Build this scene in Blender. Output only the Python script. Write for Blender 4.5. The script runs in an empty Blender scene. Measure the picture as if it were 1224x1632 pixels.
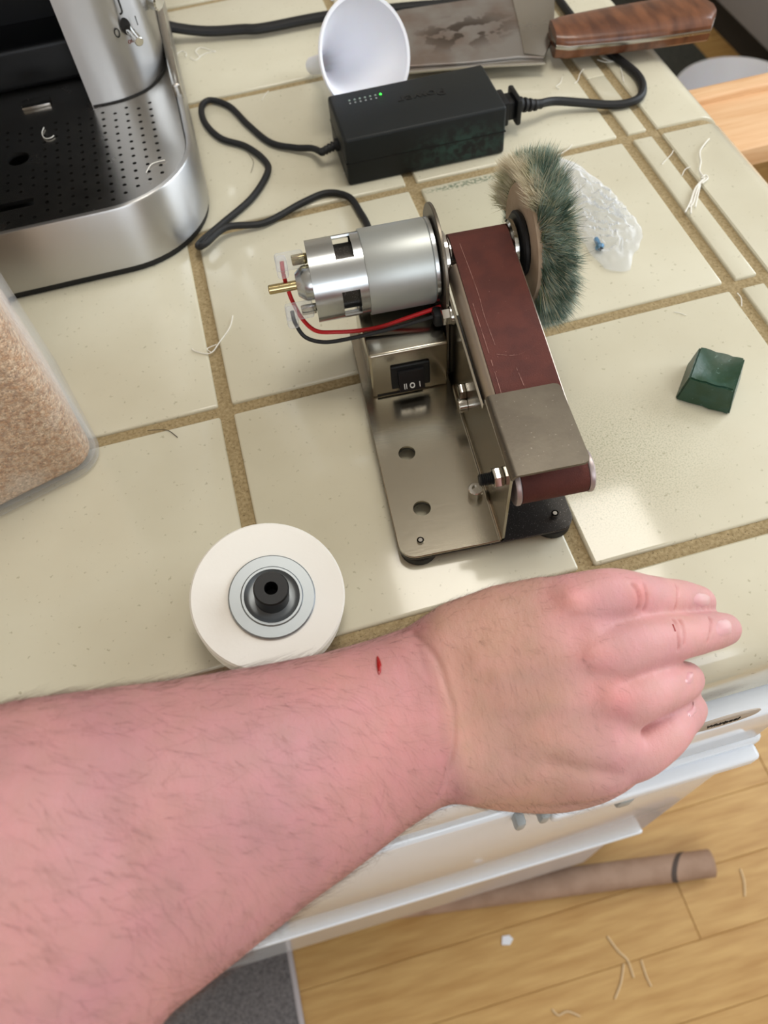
import bpy, bmesh, math, random
import numpy as np
from mathutils import Vector, Matrix, noise
random.seed(7); rng = np.random.default_rng(7)
PI = math.pi
sc = bpy.context.scene
col = sc.collection

# ------------------------------------------------------------------ camera
CAM = np.array([0.03995, -0.30566, 0.34777]); FPX = 1225.78
ROT = np.array([[0.96480741, -0.25431868, -0.06684806], [-0.25149228, -0.81817907, -0.51704414], [0.0768003, 0.51565979, -0.85334441]])
cd = bpy.data.cameras.new('camera'); cam = bpy.data.objects.new('camera', cd); col.objects.link(cam)
cd.sensor_fit = 'VERTICAL'; cd.sensor_height = 36; cd.sensor_width = 27; cd.lens = FPX/1632*36
mw = Matrix.Identity(4)
for i in range(3):
    mw[i][0] = ROT[0][i]; mw[i][1] = -ROT[1][i]; mw[i][2] = -ROT[2][i]; mw[i][3] = CAM[i]
cam.matrix_world = mw
cd.clip_start = 0.01
cd.dof.use_dof = True; cd.dof.focus_distance = 0.37; cd.dof.aperture_fstop = cd.lens/2.4
sc.camera = cam

# ------------------------------------------------------------------ world, lights, exposure
w = bpy.data.worlds.new('World'); sc.world = w; w.use_nodes = True
bg = w.node_tree.nodes['Background']; bg.inputs[0].default_value = (0.80, 0.90, 1.0, 1); bg.inputs[1].default_value = 1.0
def area(name, loc, target, sx, sy, power, color):
    l = bpy.data.lights.new(name, 'AREA'); l.shape = 'RECTANGLE'; l.size = sx; l.size_y = sy; l.energy = power; l.color = color
    o = bpy.data.objects.new(name, l); col.objects.link(o); o.location = loc
    o.rotation_euler = (Vector(target)-Vector(loc)).to_track_quat('-Z', 'Y').to_euler(); return o
# daylight coming in through the two windows of the room
area('window_daylight_right', (2.14, 0.1, 0.85), (0.3, 0.0, 0.25), 1.9, 1.1, 37, (0.86, 0.93, 1.0))
area('window_daylight_front', (0.1, -2.36, 0.95), (0.1, 0.0, 0.35), 1.7, 0.95, 17, (0.90, 0.95, 1.0))
area('ceiling_fill_light', (0.35, 0.15, 1.46), (0.35, 0.15, 0.0), 0.5, 0.5, 8, (1.0, 0.95, 0.86))  # added fill light at the ceiling, evens out the room
vs = sc.view_settings
sc.display_settings.display_device = 'sRGB'
vs.view_transform = 'Standard'; vs.look = 'None'; vs.gamma = 1; vs.use_curve_mapping = False
vs.exposure = 0.0
sc.cycles.use_denoising = True
sc.cycles.max_bounces = 10; sc.cycles.transparent_max_bounces = 16
sc.cycles.sample_clamp_indirect = 6

# ------------------------------------------------------------------ helpers
def ray(px, py, d):
    """point of the room that lies d metres in front of the camera plane under a point of the photograph"""
    return CAM + d*(ROT.T @ np.array([(px-612)/FPX, (py-816)/FPX, 1.0]))
def at(px, py, z=0.0):
    """point of the room at height z"""
    v = ROT.T @ np.array([(px-612)/FPX, (py-816)/FPX, 1.0]); return CAM + (z-CAM[2])/v[2]*v
def aty(px, py, y):
    v = ROT.T @ np.array([(px-612)/FPX, (py-816)/FPX, 1.0]); return CAM + (y-CAM[1])/v[1]*v

class MB:
    def __init__(s): s.v = []; s.f = []; s.off = Vector((0, 0, 0))
    def add(s, vs_, fs_, M=None):
        b = len(s.v)
        for p in vs_:
            p = Vector(p)
            if M is not None: p = M @ p
            s.v.append(p)
        for f in fs_: s.f.append([b+i for i in f])
        return s
    def bm(s, bm, M=None):
        bm.verts.ensure_lookup_table(); bm.verts.index_update()
        s.add([v.co.copy() for v in bm.verts], [[v.index for v in f.verts] for f in bm.faces], M); bm.free(); return s
    def box(s, x0, x1, y0, y1, z0, z1, bev=0, seg=2, M=None):
        bm = bmesh.new(); bmesh.ops.create_cube(bm, size=1)
        for v in bm.verts: v.co = Vector(((x0+x1)/2+v.co.x*(x1-x0), (y0+y1)/2+v.co.y*(y1-y0), (z0+z1)/2+v.co.z*(z1-z0)))
        if bev: bmesh.ops.bevel(bm, geom=bm.edges[:]+bm.verts[:], offset=bev, segments=seg, profile=0.5, affect='EDGES')
        return s.bm(bm, M)
    def prism(s, poly, h0, h1, bev=0, seg=2, M=None):
        """polygon in x, y pulled up from h0 to h1"""
        n = len(poly); bm = bmesh.new()
        a = [bm.verts.new((p[0], p[1], h0)) for p in poly]; b = [bm.verts.new((p[0], p[1], h1)) for p in poly]
        bm.faces.new(a[::-1]); bm.faces.new(b)
        for i in range(n): bm.faces.new((a[i], a[(i+1) % n], b[(i+1) % n], b[i]))
        bmesh.ops.recalc_face_normals(bm, faces=bm.faces[:])
        if bev:
            es = [e for e in bm.edges if abs(e.verts[0].co.z-e.verts[1].co.z) < 1e-9]
            bmesh.ops.bevel(bm, geom=es, offset=bev, segments=seg, profile=0.5, affect='EDGES')
        return s.bm(bm, M)
    def lathe(s, prof, M=None, n=32, a0=0, a1=2*PI):
        """profile of (radius, height) turned round z"""
        full = abs(a1-a0-2*PI) < 1e-6; k = n if full else n+1
        vs_, fs_ = [], []
        for r, h in prof:
            for i in range(k):
                a = a0+(a1-a0)*i/n; vs_.append((r*math.cos(a), r*math.sin(a), h))
        for j in range(len(prof)-1):
            for i in range(n):
                i2 = (i+1) % k
                fs_.append((j*k+i, j*k+i2, (j+1)*k+i2, (j+1)*k+i))
        return s.add(vs_, fs_, M)
    def cyl(s, p0, p1, r0, r1=None, n=24, bev=0):
        r1 = r0 if r1 is None else r1; p0, p1 = Vector(p0), Vector(p1); L = (p1-p0).length
        M = Matrix.Translation(p0) @ (p1-p0).to_track_quat('Z', 'Y').to_matrix().to_4x4()
        if bev: pr = [(0, 0), (r0-bev, 0), (r0, bev), (r1, L-bev), (r1-bev, L), (0, L)]
        else: pr = [(0, 0), (r0, 0), (r1, L), (0, L)]
        return s.lathe(pr, M, n)
    def tube(s, pts, r, n=8, cap=True, flat=1.0):
        pts = [Vector(p) for p in pts]; m = len(pts); rs = r if isinstance(r, (list, tuple)) else [r]*m
        up = Vector((0, 0, 1)); vs_, fs_ = [], []
        for i, p in enumerate(pts):
            t = (pts[min(i+1, m-1)]-pts[max(i-1, 0)]).normalized()
            if abs(t.dot(up)) > 0.95: up = Vector((1, 0.2, 0)).normalized()
            x = t.cross(up).normalized(); y = x.cross(t).normalized()
            for k in range(n):
                a = 2*PI*k/n; vs_.append(p+x*(rs[i]*math.cos(a))+y*(rs[i]*math.sin(a)*flat))
        for i in range(m-1):
            for k in range(n): fs_.append((i*n+k, i*n+(k+1) % n, (i+1)*n+(k+1) % n, (i+1)*n+k))
        if cap: fs_.append(tuple(range(n))[::-1]); fs_.append(tuple((m-1)*n+k for k in range(n)))
        return s.add(vs_, fs_)
    def mesh(s, name, mat=None, off=None, smooth=True, ang=35):
        me = bpy.data.meshes.new(name)
        o = Vector(off) if off is not None else Vector((0, 0, 0))
        me.from_pydata([tuple(Vector(p)-o) for p in s.v], [], s.f); me.validate(); me.update()
        bm = bmesh.new(); bm.from_mesh(me); bmesh.ops.remove_doubles(bm, verts=bm.verts, dist=1e-6)
        bmesh.ops.recalc_face_normals(bm, faces=bm.faces[:]); bm.to_mesh(me); bm.free()
        if smooth:
            for p in me.polygons: p.use_smooth = True
            me.set_sharp_from_angle(angle=math.radians(ang))
        if mat: me.materials.append(mat)
        return me
    def build(s, name, mat, parent=None, off=None, label=None, smooth=True, ang=35):
        o = bpy.data.objects.new(name, s.mesh(name, mat, off, smooth, ang)); col.objects.link(o)
        if parent: o.parent = parent
        if label: o['label'] = label
        return o
def tag(o, label=None, cat=None, group=None, kind=None):
    if label: o['label'] = label
    if cat: o['category'] = cat
    if group: o['group'] = group
    if kind: o['kind'] = kind
    return o
def thing(name, label, cat, loc=(0, 0, 0), rz=0, group=None):
    o = bpy.data.objects.new(name, None); o.empty_display_size = 0.01; col.objects.link(o); o.location = loc; o.rotation_euler = (0, 0, rz)
    return tag(o, label, cat, group)
def baked(me, mods):
    """mesh after the modifiers, with no operator"""
    o = bpy.data.objects.new('work', me); col.objects.link(o)
    for k, props in mods:
        m = o.modifiers.new(k, k)
        for a, b in props.items(): setattr(m, a, b)
    dg = bpy.context.evaluated_depsgraph_get(); dg.update()
    r = bpy.data.meshes.new_from_object(o.evaluated_get(dg)); bpy.data.objects.remove(o); return r
def cut(me, cutter):
    c = bpy.data.objects.new('cutter', cutter); col.objects.link(c)
    r = baked(me, [('BOOLEAN', dict(operation='DIFFERENCE', solver='EXACT', object=c))]); bpy.data.objects.remove(c); return r
def link_mesh(name, me, parent=None, mat=None, ang=35, label=None):
    if mat: me.materials.clear(); me.materials.append(mat)
    for p in me.polygons: p.use_smooth = True
    me.set_sharp_from_angle(angle=math.radians(ang))
    o = bpy.data.objects.new(name, me); col.objects.link(o)
    if parent: o.parent = parent
    if label: o['label'] = label
    return o
def spline(pts, k=8):
    pts = [Vector(p) for p in pts]; out = []
    for i in range(len(pts)-1):
        p0, p1, p2, p3 = pts[max(i-1, 0)], pts[i], pts[i+1], pts[min(i+2, len(pts)-1)]
        for j in range(k):
            t = j/k
            out.append(0.5*((2*p1)+(p2-p0)*t+(2*p0-5*p1+4*p2-p3)*t*t+(3*p1-p0-3*p2+p3)*t**3))
    out.append(pts[-1]); return out
def rrect(x0, x1, y0, y1, r, k=6):
    out = []
    for cx, cy, a in ((x1-r, y1-r, 0), (x0+r, y1-r, PI/2), (x0+r, y0+r, PI), (x1-r, y0+r, 1.5*PI)):
        for i in range(k+1):
            b = a+PI/2*i/k; out.append((cx+r*math.cos(b), cy+r*math.sin(b)))
    return out
def text_mesh(body, size, depth, mat, parent, M, name='lettering'):
    cu = bpy.data.curves.new('t', 'FONT'); cu.body = body; cu.size = size; cu.extrude = depth; cu.align_x = 'CENTER'; cu.align_y = 'CENTER'
    o = bpy.data.objects.new('t', cu); col.objects.link(o)
    dg = bpy.context.evaluated_depsgraph_get(); dg.update()
    me = bpy.data.meshes.new_from_object(o.evaluated_get(dg)); bpy.data.objects.remove(o); me.transform(M)
    me.materials.clear(); me.materials.append(mat)
    r = bpy.data.objects.new(name, me); col.objects.link(r); r.parent = parent; return r

# ------------------------------------------------------------------ materials
def lin(c): return tuple((x/255/12.92 if x/255 <= 0.04045 else ((x/255+0.055)/1.055)**2.4) for x in c)+(1,)
def M(name, c, rough=0.5, metal=0.0, c2=None, scale=40, detail=4, lo=0.4, hi=0.62, bump=0.0, bscale=300, stretch=(1, 1, 1), bstretch=None, coat=0, trans=0, ior=1.45, sss=0, spec=0.5, emit=None, world=False, rvar=0):
    m = bpy.data.materials.new(name); m.use_nodes = True; nt = m.node_tree; N = nt.nodes; L = nt.links
    b = N['Principled BSDF']; b.inputs['Base Color'].default_value = lin(c); b.inputs['Roughness'].default_value = rough
    b.inputs['Metallic'].default_value = metal; b.inputs['IOR'].default_value = ior; b.inputs['Transmission Weight'].default_value = trans
    b.inputs['Coat Weight'].default_value = coat; b.inputs['Coat Roughness'].default_value = 0.08; b.inputs['Specular IOR Level'].default_value = spec
    if sss: b.inputs['Subsurface Weight'].default_value = sss; b.inputs['Subsurface Radius'].default_value = (1, .35, .2); b.inputs['Subsurface Scale'].default_value = .004
    if emit: b.inputs['Emission Color'].default_value = lin(emit[0]); b.inputs['Emission Strength'].default_value = emit[1]
    def coords(st):
        if world: src = N.new('ShaderNodeNewGeometry').outputs['Position']
        else: src = N.new('ShaderNodeTexCoord').outputs['Object']
        mp = N.new('ShaderNodeMapping'); mp.inputs['Scale'].default_value = st; L.new(src, mp.inputs[0]); return mp.outputs[0]
    if c2:
        t = N.new('ShaderNodeTexNoise'); t.inputs['Scale'].default_value = scale; t.inputs['Detail'].default_value = detail; L.new(coords(stretch), t.inputs['Vector'])
        r = N.new('ShaderNodeValToRGB'); r.color_ramp.elements[0].position = lo; r.color_ramp.elements[1].position = hi
        r.color_ramp.elements[0].color = lin(c); r.color_ramp.elements[1].color = lin(c2)
        L.new(t.outputs['Fac'], r.inputs[0]); L.new(r.outputs[0], b.inputs['Base Color'])
    if bump or rvar:
        t = N.new('ShaderNodeTexNoise'); t.inputs['Scale'].default_value = bscale; t.inputs['Detail'].default_value = 3; L.new(coords(bstretch or stretch), t.inputs['Vector'])
        if bump:
            bp = N.new('ShaderNodeBump'); bp.inputs['Strength'].default_value = bump; bp.inputs['Distance'].default_value = 0.0004
            L.new(t.outputs['Fac'], bp.inputs['Height']); L.new(bp.outputs[0], b.inputs['Normal'])
        if rvar:
            mr = N.new('ShaderNodeMapRange'); mr.inputs['To Min'].default_value = rough-rvar; mr.inputs['To Max'].default_value = rough+rvar
            L.new(t.outputs['Fac'], mr.inputs['Value']); L.new(mr.outputs[0], b.inputs['Roughness'])
    return m
def mix_in(m, fac_builder, c):
    """lay another colour over a material's base colour where fac_builder(nodes, links) says"""
    nt = m.node_tree; N = nt.nodes; L = nt.links; b = N['Principled BSDF']; s = b.inputs['Base Color']
    mx = N.new('ShaderNodeMix'); mx.data_type = 'RGBA'
    if s.links: L.new(s.links[0].from_socket, mx.inputs[6])
    else: mx.inputs[6].default_value = s.default_value
    mx.inputs[7].default_value = lin(c); L.new(fac_builder(N, L), mx.inputs[0]); L.new(mx.outputs[2], s)
def math_node(N, L, op, a, b_):
    n = N.new('ShaderNodeMath'); n.operation = op; n.use_clamp = op in ('MULTIPLY', 'SUBTRACT', 'ADD')
    for i, v in enumerate((a, b_)):
        if isinstance(v, (int, float)): n.inputs[i].default_value = v
        else: L.new(v, n.inputs[i])
    return n.outputs[0]
def speck(N, L, scale, thr, soft=0.05):
    g = N.new('ShaderNodeNewGeometry'); t = N.new('ShaderNodeTexNoise'); t.inputs['Scale'].default_value = scale; t.inputs['Detail'].default_value = 3
    L.new(g.outputs['Position'], t.inputs['Vector'])
    r = N.new('ShaderNodeMapRange'); r.inputs['From Min'].default_value = thr; r.inputs['From Max'].default_value = thr+soft; L.new(t.outputs['Fac'], r.inputs['Value']); return r.outputs[0]
def blob(N, L, c, s, r0, r1):
    """1 inside a soft ellipsoid about the place c"""
    g = N.new('ShaderNodeNewGeometry'); mp = N.new('ShaderNodeMapping'); mp.vector_type = 'POINT'
    mp.inputs['Location'].default_value = tuple(-c[i]/s[i] for i in range(3)); mp.inputs['Scale'].default_value = tuple(1/x for x in s)
    L.new(g.outputs['Position'], mp.inputs[0]); ln = N.new('ShaderNodeVectorMath'); ln.operation = 'LENGTH'; L.new(mp.outputs[0], ln.inputs[0])
    r = N.new('ShaderNodeMapRange'); r.inputs['From Min'].default_value = r1; r.inputs['From Max'].default_value = r0; L.new(ln.outputs['Value'], r.inputs['Value']); return r.outputs[0]

m_tile = M('cream_glaze', (212, 206, 184), 0.16, c2=(204, 197, 174), scale=14, lo=.35, hi=.7, coat=.3, bump=.03, bscale=120, world=True)
mix_in(m_tile, lambda N, L: math_node(N, L, 'MULTIPLY', speck(N, L, 300, .66, .06), .5), (150, 142, 112))
mix_in(m_tile, lambda N, L: math_node(N, L, 'MULTIPLY', math_node(N, L, 'MULTIPLY', blob(N, L, (.195, -.10, 0), (.075, .055, .05), .25, 1), speck(N, L, 1100, .46, .2)), .5), (120, 128, 92))
mix_in(m_tile, lambda N, L: math_node(N, L, 'MULTIPLY', math_node(N, L, 'MULTIPLY', blob(N, L, (.20, .1505, 0), (.045, .004, .05), .4, 1), speck(N, L, 500, .42, .15)), .8), (92, 112, 92))
mix_in(m_tile, lambda N, L: math_node(N, L, 'MULTIPLY', blob(N, L, (.20, .10, 0), (.06, .06, .05), .1, 1), .22), (168, 172, 140))
m_grout = M('grout', (140, 121, 86), 0.95, c2=(174, 155, 118), scale=520, lo=.3, hi=.7, bump=.8, bscale=700, world=True)
mix_in(m_grout, lambda N, L: math_node(N, L, 'MULTIPLY', speck(N, L, 900, .62, .05), .7), (84, 68, 46))
m_steel = M('brushed_steel', (176, 172, 166), 0.26, 1, rvar=.04, bscale=60)
m_steelv = M('upright_brushed_steel', (196, 196, 196), 0.36, 1)
_b = m_steelv.node_tree.nodes['Principled BSDF']; _b.inputs['Anisotropic'].default_value = .85
_c = m_steelv.node_tree.nodes.new('ShaderNodeCombineXYZ'); _c.inputs[2].default_value = 1; m_steelv.node_tree.links.new(_c.outputs[0], _b.inputs['Tangent'])
m_steelplate = M('polished_plate', (166, 159, 144), 0.20, 1, bump=.06, bscale=260, bstretch=(.5, 14, 1), rvar=.04)
m_hood = M('satin_plate', (122, 115, 104), 0.40, 1, c2=(114, 107, 97), scale=60, bump=.08, bscale=500)
mix_in(m_hood, lambda N, L: math_node(N, L, 'MULTIPLY', speck(N, L, 700, .68, .04), .4), (196, 186, 176))
m_channel = M('channel_steel', (186, 172, 158), 0.42, .85, bump=.05, bscale=300)
m_dark = M('dark_plate', (70, 68, 66), 0.34, .8)  # the lower plate's dark reflection is put into this base colour
mix_in(m_dark, lambda N, L: math_node(N, L, 'MULTIPLY', speck(N, L, 1700, .62, .08), .55), (170, 166, 164))
m_chrome = M('chrome', (205, 203, 198), 0.12, 1)
m_flange = M('zinc_washer', (150, 155, 158), 0.42, .75, bump=.05, bscale=300)
m_zinc = M('zinc', (186, 190, 192), 0.24, 1, bump=.05, bscale=200)
m_sleeve = M('satin_sleeve', (178, 182, 180), 0.42, .75)
m_brass = M('brass_steel', (188, 172, 128), 0.2, 1)
m_black = M('black_plastic', (16, 17, 19), 0.45, spec=.35)
m_rubber = M('black_rubber', (20, 20, 21), 0.55)
m_blackgloss = M('black_gloss', (14, 14, 16), 0.3)
m_adapter = M('adapter_plastic', (20, 24, 25), 0.5, spec=.35, bump=.15, bscale=900)
mix_in(m_adapter, lambda N, L: math_node(N, L, 'MULTIPLY', math_node(N, L, 'MULTIPLY', blob(N, L, (.20, .172, .012), (.05, .02, .02), .2, 1), speck(N, L, 200, .4, .2)), .5), (52, 84, 76))
m_red = M('red_wire', (190, 22, 26), 0.4)
m_belt = M('abrasive_belt', (92, 46, 38), 0.8, c2=(82, 41, 35), scale=90, bump=.5, bscale=1500)
mix_in(m_belt, lambda N, L: math_node(N, L, 'MULTIPLY', speck(N, L, 640, .72, .04), .4), (176, 130, 120))
m_scratch = M('pale_scratch', (150, 108, 98), 0.8)
m_white = M('white_plastic', (240, 240, 246), 0.42, sss=.1)
m_felt = M('white_felt', (244, 240, 232), 0.8, bump=.15, bscale=500)
m_green = M('polish_wax', (38, 66, 44), 0.38, c2=(46, 78, 66), scale=110, lo=.4, hi=.75, bump=.5, bscale=260)
mix_in(m_green, lambda N, L: math_node(N, L, 'MULTIPLY', speck(N, L, 420, .66, .05), .35), (120, 150, 140))
m_clear = M('clear_plastic', (246, 246, 250), 0.06, trans=1, ior=1.3)
m_jar = M('jar_plastic', (248, 246, 250), 0.06, trans=1, ior=1.30)
m_sugar = M('brown_sugar', (204, 154, 106), 0.5, c2=(240, 208, 168), scale=330, lo=.35, hi=.68, bump=1.0, bscale=900)
mix_in(m_sugar, lambda N, L: math_node(N, L, 'MULTIPLY', speck(N, L, 38, .56, .1), .65), (238, 214, 186))
_N = m_sugar.node_tree.nodes; _L = m_sugar.node_tree.links; _b = _N['Principled BSDF']
_v = _N.new('ShaderNodeTexVoronoi'); _v.inputs['Scale'].default_value = 850; _t = _N.new('ShaderNodeTexCoord'); _L.new(_t.outputs['Object'], _v.inputs['Vector'])
_r = _N.new('ShaderNodeValToRGB'); _r.color_ramp.elements[0].color = (.42, .36, .30, 1); _r.color_ramp.elements[1].color = (1.25, 1.25, 1.25, 1); _L.new(_v.outputs['Color'], _r.inputs[0])
_m = _N.new('ShaderNodeMix'); _m.data_type = 'RGBA'; _m.blend_type = 'MULTIPLY'; _m.inputs[0].default_value = .8; _L.new(_b.inputs['Base Color'].links[0].from_socket, _m.inputs[6]); _L.new(_r.outputs[0], _m.inputs[7]); _L.new(_m.outputs[2], _b.inputs['Base Color'])
_p = _N.new('ShaderNodeBump'); _p.invert = True; _p.inputs['Strength'].default_value = .9; _p.inputs['Distance'].default_value = .0006; _L.new(_v.outputs['Distance'], _p.inputs['Height']); _L.new(_p.outputs[0], _b.inputs['Normal'])
m_sugarlump = M('pale_sugar', (240, 222, 200), 0.5, c2=(214, 180, 144), scale=400, bump=1.0, bscale=900)
m_dish = M('white_enamel', (232, 236, 242), 0.12, coat=.3)
m_bar = M('white_bar', (240, 243, 248), 0.3)
m_greypart = M('grey_plastic', (168, 172, 172), 0.4)
m_badge = M('badge_metal', (178, 166, 154), 0.45)
m_ink = M('black_ink', (28, 26, 24), 0.6)
m_redink = M('worn_ink', (126, 66, 50), 0.6)
m_markwhite = M('white_marking', (224, 222, 216), 0.6)
m_maple = M('pale_wood', (230, 190, 148), 0.45, c2=(216, 168, 122), scale=16, stretch=(1, 12, 12), lo=.35, hi=.7, bump=.05)
m_walnut = M('walnut', (78, 44, 29), 0.34, c2=(122, 76, 50), scale=34, detail=6, stretch=(3.2, .9, 1), lo=.34, hi=.66, bump=.1, coat=.25)
m_blade = M('blade_steel', (170, 166, 164), 0.34, .9, c2=(150, 136, 128), scale=24, lo=.42, hi=.62, bump=.05)
mix_in(m_blade, lambda N, L: math_node(N, L, 'MULTIPLY', math_node(N, L, 'MULTIPLY', blob(N, L, (.248, .318, .012), (.050, .030, .05), .35, 1), speck(N, L, 60, .50, .03)), .9), (78, 66, 58))
m_oak = M('oak_plank', (206, 166, 106), 0.34, c2=(182, 138, 80), scale=9, detail=8, stretch=(1, 9, 1), lo=.34, hi=.7, bump=.05, bscale=40, coat=.15)
m_mat = M('grey_rug', (92, 88, 88), 0.95, c2=(134, 128, 128), scale=300, lo=.3, hi=.7, bump=1.0, bscale=350)
m_matpale = M('pale_rug_yarn', (196, 188, 190), 0.95, bump=1.0, bscale=350)
m_card = M('cardboard', (172, 142, 122), 0.8, c2=(158, 128, 108), scale=30)
m_wall = M('painted_wall', (226, 218, 204), 0.85, bump=.05)
m_ceil = M('ceiling_paint', (240, 238, 232), 0.9)
m_grey = M('grey_panel', (176, 174, 176), 0.5)
m_kick = M('toe_kick', (46, 44, 42), 0.7)
m_cabinet = M('white_cabinet', (226, 224, 216), 0.4)
m_thread = M('white_thread', (236, 232, 222), 0.8)
m_darkhair = M('dark_hair', (58, 44, 36), 0.6)
m_bristle = M('sisal_green', (190, 208, 198), 0.8, c2=(98, 126, 112), scale=90, lo=.36, hi=.62)
m_bristle3 = M('sisal_olive', (150, 158, 104), 0.8, c2=(110, 130, 110), scale=90)
m_bristle2 = M('sisal_pale', (224, 212, 184), 0.8, c2=(176, 178, 136), scale=60, lo=.5, hi=.75)
m_cloth = M('pale_cloth', (198, 176, 152), 0.85, c2=(180, 156, 132), scale=60, bump=.4, bscale=500)
m_led_off = M('dead_lens', (150, 170, 160), 0.2, trans=.3)
m_led = M('green_lamp', (40, 220, 60), 0.3, emit=((60, 255, 70), 3.0))
m_screw = M('blue_zinc', (120, 158, 190), 0.28, .9)
m_blood = M('blood', (158, 10, 12), 0.18, coat=.6)
m_nail = M('fingernail', (212, 158, 162), 0.3, coat=.3, sss=.1)
m_hairs = M('arm_hair', (82, 54, 42), 0.55)
def film():
    m = bpy.data.materials.new('clear_film'); m.use_nodes = True; N = m.node_tree.nodes; L = m.node_tree.links; N.clear()
    o = N.new('ShaderNodeOutputMaterial'); t = N.new('ShaderNodeBsdfTransparent'); t.inputs[0].default_value = (.97, .98, 1, 1)
    g = N.new('ShaderNodeBsdfPrincipled'); g.inputs['Base Color'].default_value = (.95, .96, .98, 1); g.inputs['Roughness'].default_value = .2; g.inputs['Specular IOR Level'].default_value = 1
    lw = N.new('ShaderNodeLayerWeight'); lw.inputs[0].default_value = .5; f = N.new('ShaderNodeMath'); f.operation = 'POWER'; f.inputs[1].default_value = 3; L.new(lw.outputs['Facing'], f.inputs[0])
    a = N.new('ShaderNodeMath'); a.operation = 'MULTIPLY_ADD'; a.inputs[1].default_value = 1.1; a.inputs[2].default_value = -.01; L.new(f.outputs[0], a.inputs[0])
    x = N.new('ShaderNodeMixShader'); L.new(a.outputs[0], x.inputs[0]); L.new(t.outputs[0], x.inputs[1]); L.new(g.outputs[0], x.inputs[2]); L.new(x.outputs[0], o.inputs[0]); return m
m_film = film()
m_jarfilm = m_film.copy(); m_jarfilm.name = 'jar_film'
for n_ in m_jarfilm.node_tree.nodes:
    if n_.type == 'MATH' and n_.operation == 'MULTIPLY_ADD': n_.inputs[1].default_value = .55; n_.inputs[2].default_value = .03
    if n_.type == 'BSDF_PRINCIPLED': n_.inputs['Roughness'].default_value = .08
for n_ in m_film.node_tree.nodes:
    if n_.type == 'MATH' and n_.operation == 'MULTIPLY_ADD': n_.inputs[1].default_value = 1.0; n_.inputs[2].default_value = .10

# ------------------------------------------------------------------ the room
FZ = -0.91; CZ = 1.50
RX0, RX1, RY0, RY1 = -1.7, 2.2, -2.4, 2.6
def struct(name, mb, mat, label=None):
    o = mb.build(name, mat, smooth=False); o['kind'] = 'structure'
    if label: o['label'] = label
    return o
floor = struct('floor', MB().box(RX0, RX1, RY0, RY1, FZ-.05, FZ-.0013), M('floor_gap', (150, 112, 66), .8))
struct('ceiling', MB().box(RX0, RX1, RY0, RY1, CZ, CZ+.05), m_ceil)
struct('wall_left', MB().box(RX0-.05, RX0, RY0, RY1, FZ-.004, CZ), m_wall)
struct('wall_back', MB().box(RX0, RX1, RY1, RY1+.05, FZ-.004, CZ), m_wall)
wr = MB()                                          # right wall with its window opening
wr.box(RX1, RX1+.05, RY0, -.9, FZ-.004, CZ); wr.box(RX1, RX1+.05, 1.1, RY1, FZ-.004, CZ)
wr.box(RX1, RX1+.05, -.9, 1.1, FZ-.004, .25); wr.box(RX1, RX1+.05, -.9, 1.1, 1.42, CZ)
struct('wall_right', wr, m_wall)
wf = MB()
wf.box(RX0, -.8, RY0-.05, RY0, FZ-.004, CZ); wf.box(1.0, RX1, RY0-.05, RY0, FZ-.004, CZ)
wf.box(-.8, 1.0, RY0-.05, RY0, FZ-.004, .43); wf.box(-.8, 1.0, RY0-.05, RY0, 1.47, CZ)
struct('wall_front', wf, m_wall)
w1 = MB(); w1.box(RX1-.01, RX1+.05, -.9, -.86, .25, 1.42); w1.box(RX1-.01, RX1+.05, 1.06, 1.1, .25, 1.42)
w1.box(RX1-.01, RX1+.05, -.9, 1.1, .25, .29); w1.box(RX1-.01, RX1+.05, -.9, 1.1, 1.38, 1.42); w1.box(RX1-.01, RX1+.05, .08, .12, .25, 1.42)
struct('window_1', w1, m_cabinet)
w2 = MB(); w2.box(-.8, -.76, RY0-.05, RY0+.01, .43, 1.47); w2.box(.96, 1.0, RY0-.05, RY0+.01, .43, 1.47)
w2.box(-.8, 1.0, RY0-.05, RY0+.01, .43, .47); w2.box(-.8, 1.0, RY0-.05, RY0+.01, 1.43, 1.47); w2.box(.08, .12, RY0-.05, RY0+.01, .43, 1.47)
struct('window_2', w2, m_cabinet)
# oak planks, each its own piece
PW = .083; pk = {}
def plank_mesh(Lk):
    if Lk not in pk: pk[Lk] = MB().box(-Lk/2+.0006, Lk/2-.0006, -PW/2+.0003, PW/2-.0003, -.004, 0, .0006, 1).mesh('plank', m_oak, smooth=False)
    return pk[Lk]
y = -1.1 ; row = 0
while y < 2.3:
    x = -1.0+[0, -.35, -.7, -.2, -.55][row % 5]; k = 0
    while x < 1.6:
        Lk = [.9, 1.2, .75, 1.05][(row*3+k) % 4]
        o = bpy.data.objects.new('plank', plank_mesh(Lk)); col.objects.link(o); o.parent = floor
        o.location = (x+Lk/2, y+PW/2, FZ-random.random()*.0004); x += Lk; k += 1
        if random.random() < .5: o.rotation_euler = (0, 0, PI)
    y += PW; row += 1

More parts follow.
